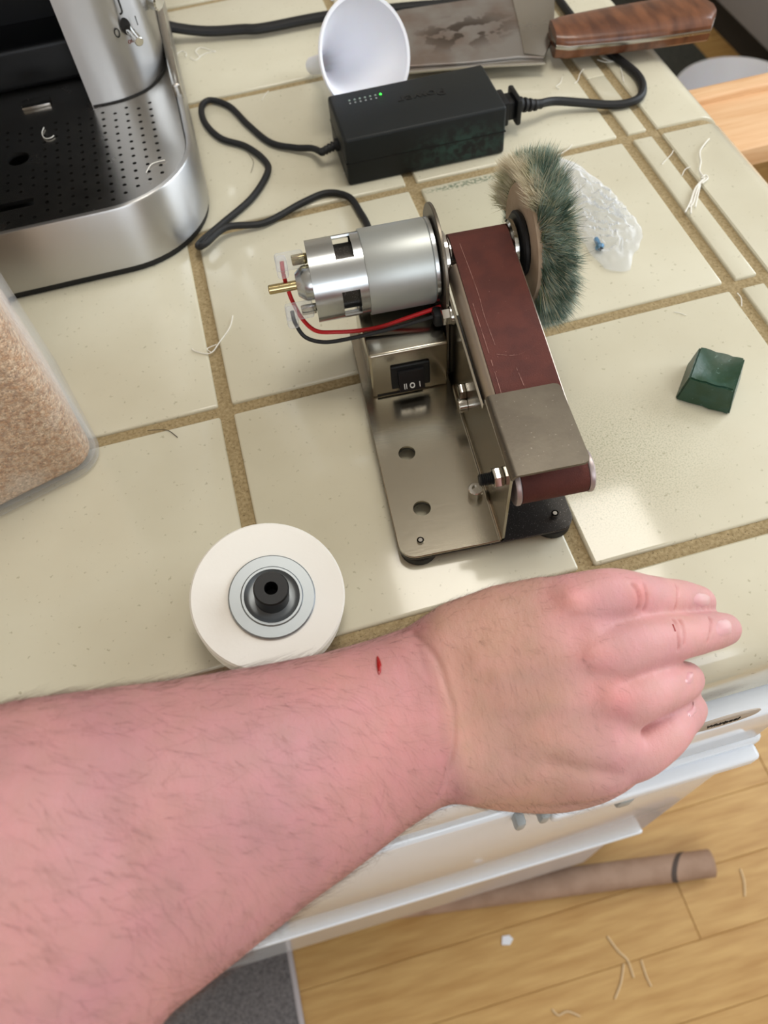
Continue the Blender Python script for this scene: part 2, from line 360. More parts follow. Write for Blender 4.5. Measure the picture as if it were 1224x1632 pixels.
# ------------------------------------------------------------------ countertop
P = .16; H = .004; GZ = -.0022
ct = thing('countertop', 'cream ceramic tiled kitchen countertop with wide tan grout lines', 'countertop', (0, 0, 0))
g = MB(); g.box(-.48, .3467, -.1642, .56, -.0062, GZ); g.box(-.48, .366, -.188, .56, -.05, -.0092)
g.build('grout_bed', m_grout, ct, smooth=False, label='tan grout')
def tilemesh(sx, sy, b=.0016): return MB().box(-sx/2, sx/2, -sy/2, sy/2, -.007, 0, b, 3).mesh('tile', m_tile)
full = tilemesh(P-2*H, P-2*H)
def put(name, me, x, y, z=0):
    o = bpy.data.objects.new(name, me); col.objects.link(o); o.parent = ct
    o.location = (x, y, z+random.uniform(-.0002, .0002)); o.rotation_euler = (random.uniform(-.0015, .0015), random.uniform(-.0015, .0015), random.uniform(-.003, .003)); return o
for i in range(-3, 2):
    for j in range(-1, 3): put('tile', full, (i+.5)*P, (j+.5)*P)
half = tilemesh(P-2*H, .072)
for i in range(-3, 2): put('tile', half, (i+.5)*P, 3*P+H+.036)
strip1 = tilemesh(.0145, P/2-H-.0004, .0012); strip2 = tilemesh(.0145, P-2*H, .0012)
for j in range(-1, 3):
    if j == 0 or j == 2: put('border_tile', strip2, .3315, (j+.5)*P)
    else:
        for q in (0, 1): put('border_tile', strip1, .3315, j*P+H+(q+.5)*(P-2*H)/2)
# rounded edge tiles
def bullnose(length, wflat, r, drop, outer=True):
    prof = [(0, -.007), (0, -.0009), (.0009, 0)]
    for i in range(9):
        a = PI/2*(1-i/8); prof.append((wflat-r+r*math.cos(a), -r+r*math.sin(a)))
    prof += [(wflat, -drop), (wflat-.006, -drop), (wflat-.006, -.02), (wflat-.012, -.007)]
    mb = MB(); n = len(prof); ends = [(-length/2, 1), (length/2, -1)]
    ys = [(-length/2, .0012), (-length/2+.0004, .0004), (-length/2+.0012, 0), (length/2-.0012, 0), (length/2-.0004, .0004), (length/2, .0012)]
    vs_, fs_ = [], []
    for yv, ins in ys:
        for px_, pz in prof:
            q = Vector((px_, pz)); c = Vector((wflat/2, -.012)); d = (c-q); 
            if d.length > 0: q = q+d.normalized()*ins
            vs_.append((q.x, yv, q.y))
    for k in range(len(ys)-1):
        for i in range(n): fs_.append((k*n+i, k*n+(i+1) % n, (k+1)*n+(i+1) % n, (k+1)*n+i))
    fs_.append(tuple(range(n))); fs_.append(tuple((len(ys)-1)*n+i for i in range(n)))
    return mb.add(vs_, fs_).mesh('edge_tile', m_tile)
for nm, L_, args, pos in (('joint_grout', .56+.185, (.0508, .019, .050), (.3465, (.56-.185)/2, 0)), ('joint_grout', .85, (.0563, .021, .050), (-.055, -P-H, -PI/2))):
    me_ = bullnose(L_, *args); me_.materials.clear(); me_.materials.append(m_grout); o = bpy.data.objects.new(nm, me_); col.objects.link(o); o.parent = ct; o.location = (pos[0], pos[1], GZ-(.0004 if pos[2] else 0)); o.rotation_euler = (0, 0, pos[2])
er = bullnose(P-2*H, .053, .020, .055)
for j in range(-1, 3): put('edge_tile', er, .3465, (j+.5)*P)
ef = bullnose(P-2*H+.004, .0585, .022, .057)
for i in range(-3, 2):
    o = put('edge_tile', ef, (i+.5)*P, -P-H); o.rotation_euler = (0, 0, -PI/2)
ec = MB()                                          # rounded outer corner piece
def crn(ins, q):                                   # footprint with one rounded outer corner
    x0, x1, y0, y1, r = .324+q, .3995-ins, -.2225+ins, -P-H-q, max(.024-ins, .004); out = [(x0, y1), (x0, y0)]
    for i in range(9): t = -PI/2+PI/2*i/8; out.append((x1-r+r*math.cos(t), y0+r+r*math.sin(t)))
    return out+[(x1, y1)]
vs_, fs_ = [], []; lv_ = [(0, 0, -.055), (0, 0, -.020)]+[(.020*(1-math.cos(PI/2*i/8)), .0012*max(0, (i-6)/2)**2, -.020+.020*math.sin(PI/2*i/8)) for i in range(1, 9)]
for ins, q, z in lv_: vs_ += [(x, y, z) for x, y in crn(ins, q)]
for j in range(len(lv_)-1):
    for i in range(12): fs_.append((j*12+i, j*12+(i+1) % 12, (j+1)*12+(i+1) % 12, (j+1)*12+i))
fs_ += [tuple(range(12))[::-1], tuple((len(lv_)-1)*12+i for i in range(12))]
ec.add(vs_, fs_).build('edge_tile', m_tile, ct, ang=50)

# ------------------------------------------------------------------ cabinet with its open drawer, dishwasher
kc = thing('base_cabinet', 'white base cabinet under the counter end with a pale wooden board pulled out', 'cabinet', (.3, .2, FZ))
def wb(mb, parent): mb.off = parent.location; return mb
kb = MB(); kb.box(.27, .368, -.185, .55, FZ+.09, -.0575); kb.box(.27, .345, -.20, .55, FZ, FZ+.09); kb.build('cabinet_body', m_cabinet, kc, kc.location, smooth=False)
dr = MB(); dr.box(.3685, .64, .196, .268, -.082, -.064, .002, 2); dr.build('pull_out_board', m_maple, kc, kc.location, label='pale maple pull-out board')
dr = MB(); dr.box(.3685, .64, .266, .284, -.082, -.058, .003, 3); dr.build('board_lip', m_maple, kc, kc.location)

dw = thing('dishwasher', 'white glossy dishwasher built in under the front edge of the counter', 'dishwasher', (-.05, -.22, FZ))
L0 = dw.location
MB().box(-.35, .262, -.215, .30, FZ+.10, -.06).build('cabinet_shell', m_dish, dw, L0, smooth=False)
MB().box(-.35, .256, -.236, -.206, -.125, -.06, .004, 3).build('control_panel', m_dish, dw, L0)
MB().box(-.35, .262, -.2375, -.206, -.47, -.130, .005, 3).build('door', m_dish, dw, L0)
MB().box(-.35, .262, -.2392, -.232, -.474, -.466, .002, 3).build('door_rim', m_bar, dw, L0)
MB().box(-.35, .262, -.225, -.206, FZ+.10, -.478).build('access_panel', m_dish, dw, L0, smooth=False)
MB().box(-.35, .262, -.16, -.15, FZ, FZ+.10).build('toe_plate', m_kick, dw, L0, smooth=False)
hb = MB(); hb.box(.125, .257, -.246, -.236, -.152, -.136, .003, 3); hb.build('handle_bar', m_bar, dw, L0)
MB().box(.155, .250, -.2395, -.236, -.190, -.158).build('handle_shade_strip', m_greypart, dw, L0, smooth=False)  # grey strip paints the shade beneath the handle bar
for xx in (.103, .118): MB().box(xx, xx+.006, -.245, -.236, -.150, -.132, .002, 2).build('latch', m_greypart, dw, L0)
MB().box(.170, .180, -.2465, -.236, -.170, -.152, .002, 2).build('latch', m_greypart, dw, L0)
bc = aty(1150, 1148, -.2365)
bd_ = MB(); bd_.lathe([(0, .0012), (.92, .0012), (1, .0006), (1, 0)], Matrix.Translation(Vector(bc)) @ Matrix.Rotation(PI/2, 4, 'X') @ Matrix.Diagonal((.0205, .0085, 1, 1)), 40)
bo = bd_.build('badge', m_badge, dw, L0, label='oval metal badge with the maker\'s lettering')
text_mesh('Whirlpool', .0042, .0002, m_ink, bo, Matrix.Translation(Vector(bc)-L0+Vector((0, -.0014, 0))) @ Matrix.Rotation(PI/2, 4, 'X') @ Matrix.Diagonal((1, 1.6, 1, 1)))

# ------------------------------------------------------------------ across the aisle, on the floor
fc = thing('aisle_cabinet', 'grey cabinet across the aisle above a dark toe kick', 'cabinet', (1.86, 1.2, FZ))
MB().box(1.475, 2.18, .2, 2.5, FZ+.09, 0, .003, 2).build('cabinet_body', m_grey, fc, fc.location)
MB().box(1.505, 2.18, .2, 2.5, FZ, FZ+.088).build('toe_kick', m_kick, fc, fc.location, smooth=False)
mb = MB(); mb.box(.70, 1.41, 1.50, 2.30, FZ, FZ+.008, .003, 2); tag(mb.build('floor_mat', M('dark_mat', (64, 66, 62), .95, c2=(80, 80, 74), scale=200), None, Vector((1.05, 1.9, FZ))), 'dark grey floor mat beyond the white basin', 'mat').location = (1.05, 1.9, FZ)
bs = MB(); bx = Vector((1.30, 1.31, FZ))
bs.lathe([(0, .004), (.118, .004), (.142, .104), (.150, .112), (.156, .110), (.150, .100), (.128, .006), (.122, 0), (0, 0)], Matrix.Translation(bx), 48)
tag(bs.build('basin', m_white, None, bx), 'round white basin on the floor behind the pulled out wooden board', 'basin').location = bx
# rug with its pale woven block
rg = thing('rug', 'dark grey woven rug at the foot of the dishwasher', 'rug', (-.46, -.46, FZ))
rm = MB(); rm.box(-.76, -.165, -.72, -.215, FZ, FZ+.008, .003, 2); rm.build('rug_body', m_mat, rg, rg.location)
rm = MB(); rm.box(-.168, -.160, -.72, -.215, FZ, FZ+.009, .003, 2); rm.build('rug_edge', m_matpale, rg, rg.location, label='pale bound rug edge')
rm = MB(); rm.prism([(-.34, -.318), (-.236, -.297), (-.232, -.40), (-.34, -.40)], FZ+.007, FZ+.0105); rm.build('woven_block', m_matpale, rg, rg.location, label='pale woven rectangle')
# cardboard tube
a0, a1 = Vector((-.02, -.198, FZ+.020)), Vector((.452, -.268, FZ+.020))
tu = thing('cardboard_tube', 'brown cardboard tube lying on the wooden floor along the dishwasher', 'tube', (a0+a1)/2-Vector((0, 0, .020)))
Mt = Matrix.Translation(a0) @ (a1-a0).to_track_quat('Z', 'Y').to_matrix().to_4x4(); Lt = (a1-a0).length
mb = MB(); mb.lathe([(.019, 0), (.019, Lt-.045), (.0186, Lt-.02), (.019, Lt), (.0174, Lt), (.0172, Lt-.02), (.0174, 0), (.019, 0)], Mt, 32); mb.build('tube_wall', m_card, tu, tu.location)
mb = MB(); mb.lathe([(.0192, -.004), (.0196, 0), (.0192, .004)], Mt @ Matrix.Translation((0, 0, Lt-.046)) @ Matrix(((1, 0, 0, 0), (0, 1, 0, 0), (.5, -.6, 1, 0), (0, 0, 0, 1))), 32); mb.build('torn_edge', M('torn_paper', (84, 72, 66), .8), tu, tu.location, label='dark torn paper edge')  # torn edge ring in a darker paper colour
# bits of lint on the floor
def fl(px, py): return Vector(at(px, py, FZ+.0012))
def strand(name, pts, r, mat, label, cat, group=None, n=5, k=6):
    pts = [Vector(p) for p in pts]; base = pts[0].copy(); mb = MB(); mb.tube(spline(pts, k), r, n)
    o = mb.build(name, mat, None, base); o.location = base; return tag(o, label, cat, group)
m_straw = M('straw_fibre', (226, 200, 160), .8)
strand('floor_fibre', [fl(968, 1492), fl(985, 1515), fl(1000, 1530), fl(1010, 1558)], .0013, m_straw, 'longest pale fibre on the wooden floor below the cardboard tube', 'fibre')
strand('floor_fibre', [fl(994, 1536), fl(990, 1565), fl(980, 1592)], .0013, m_straw, 'pale floor fibre bending toward the photographer beside the longest one', 'fibre')
strand('floor_fibre', [fl(1022, 1530), fl(1030, 1555), fl(1038, 1572)], .0012, m_straw, 'short pale floor fibre right of the longest one', 'fibre')
strand('floor_fibre', [fl(1180, 1385), fl(1186, 1405), fl(1187, 1428)], .0013, m_straw, 'pale fibre alone on the floor right of the tube end', 'fibre')
strand('floor_fibre', [fl(880, 1608), fl(890, 1618), fl(905, 1612), fl(925, 1620)], .0011, m_straw, 'pale curled fibre on the floor at the bottom of the photo', 'fibre')
fk = MB(); fp = fl(808, 1498); fk.prism([(-.009, -.004), (.002, -.007), (.009, -.001), (.005, .005), (-.005, .006)], 0, .0015)
tag(fk.build('paper_scrap', m_white), 'small white paper scrap on the wooden floor', 'scrap').location = fp-Vector((0, 0, .001))

# ------------------------------------------------------------------ belt grinder
TH = math.radians(-4.0)
gr = thing('belt_grinder', 'small steel bench belt grinder with silver motor, brown belt and green brush wheel', 'grinder', (.0716, -.1306, 0), TH)
plate = MB().prism(rrect(0, .0505, 0, .157, .0005, 1), .0075, .009)
pl = MB().prism([(x_, y_) for x_, y_ in rrect(0, .0898, -.0002, .158, .0085, 6)], .0060, .0075, .0003, 1).mesh('base', m_dark)
top = MB(); poly = []
for i in range(7):
    b_ = PI+PI/2*i/6; poly.append((.0085+.0085*math.cos(b_), .0085+.0085*math.sin(b_)))
poly += [(.0505, 0), (.0505, .158), (.0, .158)]
tm = MB().prism(poly, .0076, .0090, .0003, 1).mesh('t', m_steelplate)
ct1 = MB(); [ct1.cyl((cx, cy, 0), (cx, cy, .03), .0046, n=28) for cx, cy in ((.0158, .0633), (.0163, .0273))]
tm = cut(tm, ct1.mesh('c')); link_mesh('base_plate', tm, gr, m_steelplate)
ct1 = MB(); [ct1.cyl((cx, cy, 0), (cx, cy, .03), .0046, n=28) for cx, cy in ((.0158, .0633), (.0163, .0273))]
link_mesh('lower_plate', cut(pl, ct1.mesh('c')), gr, m_dark, label='dusty lower steel plate coloured with its dark reflection')
for fx, fy in ((.0105, .009), (.0800, .009), (.0105, .148), (.080, .148)):
    MB().cyl((fx, fy, 0), (fx, fy, .0062), .0098, .0098, 24, .001).build('rubber_foot', m_rubber, gr)
    s_ = MB(); s_.cyl((fx+.001, fy-.0005, .0088), (fx+.001, fy-.0005, .0104), .0018, n=12); s_.lathe([(.0018, .0104), (.0011, .0104), (.0011, .0092), (0, .0092)], Matrix.Translation((fx+.001, fy-.0005, 0)), 12); s_.build('foot_screw', m_chrome, gr)
# folded upright plate and hood
MX = lambda x0: Matrix(((0, 0, 1, x0), (1, 0, 0, 0), (0, 1, 0, 0), (0, 0, 0, 1)))    # polygon in (y, z), pulled along x
up = MB(); up.prism([(0, .0105), (-.0006, .0640), (.0445, .0655), (.0470, .0560), (.0517, .0562), (.1187, .0628), (.158, .0628), (.158, .0105)], 0, .0014, .0002, 1, MX(.0512))
vs_, fs_ = [], []
for yv in (0, .158):                               # rounded fold between base and upright
    for i in range(6):
        a = PI/2*i/5; vs_.append((.0497+.0016*math.sin(a), yv, .0105-.0016*math.cos(a)+.0001))
    for i in range(6):
        a = PI/2*(5-i)/5; vs_.append((.0497+.0030*math.sin(a), yv, .0105-.0030*math.cos(a)))
for i in range(12): fs_.append((i, (i+1) % 12, 12+(i+1) % 12, 12+i))
up.add(vs_, fs_); up.build('upright_plate', m_steelplate, gr)
hd = MB(); prof = []
for i in range(7):
    a = PI-PI/2*i/6; prof.append((.0545+.0032*math.cos(a), .0640+.0032*math.sin(a)))
prof += [(.0872, .0672), (.0872, .0658)]
for i in range(7):
    a = PI/2+PI/2*i/6; prof.append((.0545+.0018*math.cos(a), .0640+.0018*math.sin(a)))
rad = .0028
ysec = [(-.0012, rad), (-.0012+rad*.3, rad*.29), (-.0012+rad, 0), (.0452-rad, 0), (.0452-rad*.3, rad*.29), (.0452, rad)]
vs_, fs_ = [], []; n = len(prof)
for yv, ins in ysec:
    for (px_, pz) in prof: vs_.append((px_-(ins if px_ > .08 else 0), yv, pz))
for k in range(5):
    for i in range(n): fs_.append((k*n+i, k*n+(i+1) % n, (k+1)*n+(i+1) % n, (k+1)*n+i))
fs_ += [tuple(range(n))[::-1], tuple(5*n+i for i in range(n))]
hd.add(vs_, fs_); hd.build('hood_plate', m_hood, gr, label='satin steel hood plate over the front roller')
# motor mount with round head
AY, AZ = .142, .067
mp = [(.1135, .009), (.1135, .062)]
for i in range(25):
    a = PI+.15-(PI+.3)*i/24; mp.append((AY+.0287*math.cos(a), AZ+.0287*math.sin(a)))
mp += [(.168, .009)]
MB().prism(mp, 0, .0018, .0003, 1, MX(.0492)).build('motor_mount', m_hood, gr)
MXA = lambda x0: Matrix.Translation((x0, AY, AZ)) @ Matrix.Rotation(PI/2, 4, 'Y')      # lathe height along +x
# switch box
sb = thing_box = MB().box(.005, .0482, .105, .157, .009, .0428, .0014, 3).build('switch_box', m_steelplate, gr)
MB().box(.0075, .0335, .1046, .1056, .0098, .0107).build('slot', m_ink, sb, smooth=False)
sw = MB(); sw.prism(rrect(.0160, .0378, .0150, .0326, .0008, 2), 0, .0016, .0004, 1, Matrix(((1, 0, 0, 0), (0, 0, -1, .105), (0, 1, 0, 0), (0, 0, 0, 1)))); swo = sw.build('rocker_switch', m_black, gr)
rk = MB(); vs_ = []
for xx in (.0198, .0340):
    vs_ += [(xx, .1045, .0295), (xx, .1020, .0293), (xx, .1008, .0232), (xx, .0985, .0175), (xx, .1045, .0172)]
rk.add(vs_, [(0, 1, 2, 3, 4), (9, 8, 7, 6, 5)]+[(i, (i+1) % 5, 5+(i+1) % 5, 5+i) for i in range(5)]); rk.build('rocker', m_blackgloss, swo)
Mk = Matrix.Translation((.0269, .0996, .0203)) @ Matrix.Rotation(PI/2-math.radians(22), 4, 'X')
mk = MB()
for xx in (-.0044, -.0033, .0042): mk.box(xx-.0002, xx+.0002, -.0016, .0016, 0, .0003, M=Mk)
mk.lathe([(.0009, 0), (.0009, .0003), (.0014, .0003), (.0014, 0)], Mk @ Matrix.Diagonal((1.05, 1.2, 1, 1)), 20); mk.build('marking', m_markwhite, swo, label='white markings on the rocker')
# motor can with its vents
def cyl_wall(mb, r0, r1, x0, x1, slots, n=72, rows=14):
    vs_, fs_ = [], []; xs = sorted(set([x0+(x1-x0)*i/rows for i in range(rows+1)]))
    for r in (r1, r0):
        for xv in xs:
            for i in range(n):
                a = 2*PI*i/n; vs_.append((xv, AY+r*math.cos(a), AZ+r*math.sin(a)))
    K = len(xs)*n
    def hole(j, i):
        xm = (xs[j]+xs[j+1])/2; am = math.degrees(2*PI*(i+.5)/n)
        for c, hw, xa, xb in slots:
            d = (am-c+180) % 360-180
            if abs(d) < hw and xa < xm < xb: return True
        return False
    for j in range(len(xs)-1):
        for i in range(n):
            i2 = (i+1) % n
            if hole(j, i):
                for dj, di, e in ((0, -1, (j*n+i, (j+1)*n+i)), (0, 1, ((j+1)*n+i2, j*n+i2)), (-1, 0, (j*n+i2, j*n+i)), (1, 0, ((j+1)*n+i, (j+1)*n+i2))):
                    if not hole(min(max(j+dj, 0), len(xs)-2), (i+di) % n): fs_.append((e[0], e[1], K+e[1], K+e[0]))
                continue
            fs_.append((j*n+i, j*n+i2, (j+1)*n+i2, (j+1)*n+i)); fs_.append((K+j*n+i2, K+j*n+i, K+(j+1)*n+i, K+(j+1)*n+i2))
    return mb.add(vs_, fs_)
mt = MB(); cyl_wall(mt, .0200, .0210, -.0168, .0485, [(90, 24, -.0025, .0045), (185, 24, -.0025, .0045), (280, 24, -.0025, .0045), (5, 24, -.0025, .0045)])
mt.lathe([(0, -.0168), (.0200, -.0168), (.0208, -.0165), (.0200, -.0160), (0, -.0160)], MXA(0), 72)
mt.build('motor_can', m_zinc, gr, ang=30)
mi = MB(); mi.lathe([(0, -.014), (.0165, -.014), (.0165, .046), (0, .046)], MXA(0), 36); mi.build('motor_core', m_dark, gr)
sl = MB(); sl.lathe([(.0211, .0112), (.0219, .0112), (.0221, .0116), (.0221, .0455), (.0216, .0462), (.0211, .0462)], MXA(0), 72); sl.build('motor_sleeve', m_sleeve, gr)
fr = MB(); fr.lathe([(.0213, .0455), (.0222, .0462), (.0222, .0480), (.0205, .0492), (0, .0492)], MXA(0), 64); fr.build('motor_front_cap', m_zinc, gr)
bo = MB(); bo.lathe([(.0092, -.0166), (.0092, -.0205), (.0080, -.0225), (.0060, -.0248), (.0048, -.0250), (.0026, -.0250)], MXA(0), 32); bo.build('bearing_boss', m_zinc, gr)
MB().cyl((-.0398, AY, AZ), (-.0240, AY, AZ), .0025, .0025, 20, .0005).build('shaft', m_brass, gr)
ti = 0
for s_, ang_ in ((1, 52), (1, 232)):
    ty, tz = AY+.0128*math.cos(math.radians(ang_)), AZ+.0128*math.sin(math.radians(ang_))
    nb = MB(); nb.box(-.0245, -.0160, ty-.0005, ty+.0005, tz-.0024, tz+.0024); nb.box(-.0250, -.0170, ty-.0020, ty+.0006, tz-.0028, tz+.0028, .0006, 2); to = nb.build('terminal', m_brass if ti == 0 else m_chrome, gr)
    bt = MB(); bt.box(-.0335, -.0185, ty-.0036, ty+.0026, tz-.0044, tz+.0044, .0016, 3); bt.box(-.0335, -.0275, ty-.0100, ty+.0015, tz-.0036, tz+.0036, .0016, 3); bt.build('terminal_boot', m_film, to, label='clear plastic terminal boot')
    ti += 1
ty, tz = AY+.0128*math.cos(math.radians(52)), AZ+.0128*math.sin(math.radians(52))
w_ = MB(); w_.tube(spline([(-.0300, ty, tz), (-.0305, ty-.003, tz-.006), (-.0300, .1465, .0615), (-.0285, .1425, .0540), (-.0250, .1360, .0470), (-.0190, .1300, .0435), (-.0080, .1275, .0425), (.004, .1255, .0425), (.016, .1240, .0440), (.030, .1230, .0478), (.0485, .1225, .0520)]), .00115, 10); w_.build('red_wire', m_red, gr)
ty, tz = AY+.0128*math.cos(math.radians(232)), AZ+.0128*math.sin(math.radians(232))
w_ = MB(); w_.tube(spline([(-.0300, ty, tz), (-.0295, ty-.006, tz-.003), (-.0260, ty-.010, tz-.010), (-.0180, ty-.013, tz-.013), (-.008, ty-.014, tz-.0135), (.010, .1195, .0448), (.028, .1190, .0470), (.0480, .1190, .0500)]), .0011, 10); w_.build('black_wire', m_rubber, gr)
MB().box(.0430, .0490, .1150, .1235, .0440, .0530, .002, 2).build('wire_grommet', m_rubber, gr)
# nuts, bolts
def hexnut(x0, x1, cy, cz, r, rot=.2): return MB().prism([(r*math.cos(rot+PI/3*i), r*math.sin(rot+PI/3*i)) for i in range(6)], 0, x1-x0, .0006, 2, MX(x0) @ Matrix.Translation((cy, cz, 0)))
hexnut(.0462, .0512, .1115, .0555, .0046, .5).build('nut', m_chrome, gr)
MB().cyl((.0505, .1115, .0555), (.0513, .1115, .0555), .0055, n=24).build('washer', m_chrome, gr)
hexnut(.0462, .0512, .0090, .0535, .0048, .15).build('nut', m_chrome, gr)
bt = MB(); bt.cyl((.0400, .0090, .0535), (.0540, .0090, .0535), .0024, n=16)
for i in range(7): bt.lathe([(.0024, .0402+i*.0009), (.0031, .0406+i*.0009), (.0024, .0410+i*.0009)], Matrix.Translation((0, .0090, .0535)) @ Matrix.Rotation(PI/2, 4, 'Y'), 16)
bt.build('bolt', m_rubber, gr, label='black threaded bolt')
MB().cyl((.0465, .0745, .0265), (.0513, .0745, .0265), .0040, .0040, 28, .0004).build('standoff', m_chrome, gr)
hexnut(.0478, .0512, .0790, .0325, .0044, .3).build('nut', m_chrome, gr)
cs = MB(); cx, cy = .0450, .0290
cs.lathe([(0, .0138), (.0018, .0138), (.0020, .0152), (.0034, .0152), (.0038, .0148), (.0038, .0090)], Matrix.Translation((cx, cy, 0)), 24); cs.build('cap_screw', m_chrome, gr)
# abrasive belt round drive pulley and front roller
BX0, BX1 = .0576, .0886; RY, RZ = .0065, .0487; Rb, Rp = .0098, .0114
d = Vector((AY-RY, AZ-RZ)); al = math.atan2(d.y, d.x); be = math.asin((Rp-Rb)/d.length)
path = []
for i in range(17): a = al+PI/2+be-(PI+2*be)*i/16; path.append((AY+Rp*math.cos(a), AZ+Rp*math.sin(a)))
for i in range(17): a = al-PI/2-be-(PI-2*be)*i/16; path.append((RY+Rb*math.cos(a), RZ+Rb*math.sin(a)))
T_ = .0009; vs_, fs_ = [], []; n = len(path)
nor = []
for i in range(n):
    t = Vector(path[(i+1) % n])-Vector(path[i-1]); nor.append(Vector((-t.y, t.x)).normalized())
for dx, off in ((BX0, 0), (BX1, 0), (BX1, -T_), (BX0, -T_)):
    for i in range(n): q = Vector(path[i])+nor[i]*(off if nor[i].dot(Vector(path[i])-Vector(((AY+RY)/2, (AZ+RZ)/2))) > 0 else -off); vs_.append((dx, q.x, q.y))
for c in range(4):
    for i in range(n): fs_.append((c*n+i, c*n+(i+1) % n, ((c+1) % 4)*n+(i+1) % n, ((c+1) % 4)*n+i))
belt = MB().add(vs_, fs_).build('abrasive_belt', m_belt, gr, label='reddish brown abrasive belt with pale scratches')
def onbelt(u, v):                                  # u across 0..1, v from pulley 0 to roller 1
    t0, t1 = Vector((AY+Rp*math.cos(al+PI/2+be), AZ+Rp*math.sin(al+PI/2+be))), Vector((RY+Rb*math.cos(al+PI/2+be), RZ+Rb*math.sin(al+PI/2+be)))
    q = t0+(t1-t0)*v; return (BX0+(BX1-BX0)*u, q.x, q.y+.00025)
for pts in ([(.14, .02), (.19, .25), (.18, .36), (.21, .5)], [(.17, .53), (.5, .55), (.9, .52)], [(.42, .60), (.46, .72), (.44, .82)], [(.5, .74), (.56, .84)], [(.06, .3), (.08, .6), (.07, .85)]):
    q = spline([onbelt(*p) for p in pts], 12); sm = MB()
    for i in range(len(q)-1):
        if random.random() < .9: a = q[i]; b2 = q[i+1]; r_ = random.uniform(.00005, .00018); sm.add([a+Vector((-r_, -r_, 0)), a+Vector((r_, r_*.3, 0)), b2+Vector((r_, r_, 0)), b2+Vector((-r_, 0, 0))], [(0, 1, 2, 3)])
    sm.build('scratch', m_scratch, belt)
for nm, x0, x1, rr in (('drive_pulley', BX0-.0012, BX1+.0005, Rp-.0011), ):
    p_ = MB(); p_.lathe([(0, x0), (rr, x0), (rr, x1), (0, x1)], MXA(0), 36); p_.build(nm, m_chrome, gr)
for x0, r_ in ((BX0-.0052, .0135), (BX1+.0004, .0135)):
    p_ = MB(); p_.lathe([(0, x0), (r_-.0012, x0), (r_, x0+.001), (r_, x0+.003), (r_-.0015, x0+.004), (0, x0+.004)], MXA(0), 40); p_.build('pulley_flange', m_chrome, gr)
p_ = MB(); p_.lathe([(0, BX0-.0015), (Rb-.001, BX0-.0015), (Rb-.001, BX1+.0018), (0, BX1+.0018)], Matrix.Translation((0, RY, RZ)) @ Matrix.Rotation(PI/2, 4, 'Y'), 36)
for x0 in (BX0-.0028, BX1+.0003):
    p_.lathe([(0, x0), (Rb+.0001, x0), (Rb+.0005, x0+.0006), (Rb+.0005, x0+.002), (Rb-.0002, x0+.0026), (0, x0+.0026)], Matrix.Translation((0, RY, RZ)) @ Matrix.Rotation(PI/2, 4, 'Y'), 36)
p_.build('front_roller', M('roller_alloy', (190, 178, 178), .42, .7), gr)
# channel arm under the belt
ch = MB(); sl_ = (Rp-Rb+AZ-RZ)/(AY-RY)
def zt(yv): return RZ+Rb+ (yv-RY)*((AZ+Rp)-(RZ+Rb))/(AY-RY)-.0016
prof = [(.0540, -.0120), (.0540, -.0060), (.0544, -.0036), (.0553, -.0016), (.0566, -.0004), (.0580, 0), (.0884, 0), (.0898, -.0008), (.0904, -.0022), (.0904, -.0120), (.0890, -.0120), (.0890, -.0024), (.0590, -.0014), (.0565, -.0030), (.0555, -.0120)]
vs_, fs_ = [], []; n = len(prof)
for yv in (.020, .1275):
    for px_, dz in prof: vs_.append((px_, yv, zt(yv)+dz))
for i in range(n): fs_.append((i, (i+1) % n, n+(i+1) % n, n+i))
fs_ += [tuple(range(n))[::-1], tuple(n+i for i in range(n))]
ch.add(vs_, fs_).build('belt_channel', m_channel, gr)
# brush wheel on the far end of the shaft
MB().cyl((BX1+.003, AY, AZ), (.1150, AY, AZ), .0030, n=16).build('drive_shaft', m_chrome, gr)
ws = MB(); ws.lathe([(0, .0935), (.0160, .0935), (.0172, .0945), (.0172, .0960), (.0160, .0972), (0, .0972)], MXA(0), 40); ws.build('brush_washer', m_rubber, gr, label='black rubber washer against the brush wheel')
bw = MB(); bw.lathe([(0, .0975), (.0300, .0968), (.0310, .0985), (.0310, .1085), (.0300, .1100), (0, .1100)], MXA(0), 56); bwo = bw.build('brush_wheel', m_cloth, gr, label='pale cloth disc of the brush wheel')
def bristles(count, r0, r1, xa, xb, seed, arc=(0, 2*PI), flare=1.0, thick=.00016, bend=.005):
    rr = random.Random(seed); vs_, fs_ = [], []
    for k in range(count):
        a = rr.uniform(*arc); u = rr.random(); x0 = .0985+u*.0105; x1 = xa+(xb-xa)*u
        clump = noise.noise(Vector((math.cos(a)*9, math.sin(a)*9, u*4)))
        rl = r1*(1+.07*clump)+rr.gauss(0, .0016); a2 = a+rr.gauss(0, .05)+.10*noise.noise(Vector((math.cos(a)*5+9, math.sin(a)*5, u*3))); x1 += rr.gauss(0, .0012)+.0025*clump
        pts = []
        for t in (0, .5, 1):
            r_ = r0+(rl-r0)*t; aa = a+(a2-a)*t*t; xx = x0+(x1-x0)*t**1.3
            pts.append(Vector((xx, AY+r_*math.cos(aa), AZ+r_*math.sin(aa))))
        tn = Vector((0, -math.sin(a), math.cos(a))); ph = rr.uniform(0, PI); sd = tn*math.cos(ph)+Vector((1, 0, 0))*math.sin(ph); b = len(vs_)
        for t, p in enumerate(pts[:2]): w2_ = thick*(1.25-.35*t); vs_ += [p-sd*w2_, p+sd*w2_]
        vs_.append(pts[2]); fs_ += [(b, b+1, b+3, b+2), (b+2, b+3, b+4)]
    mb = MB(); mb.add(vs_, fs_); return mb
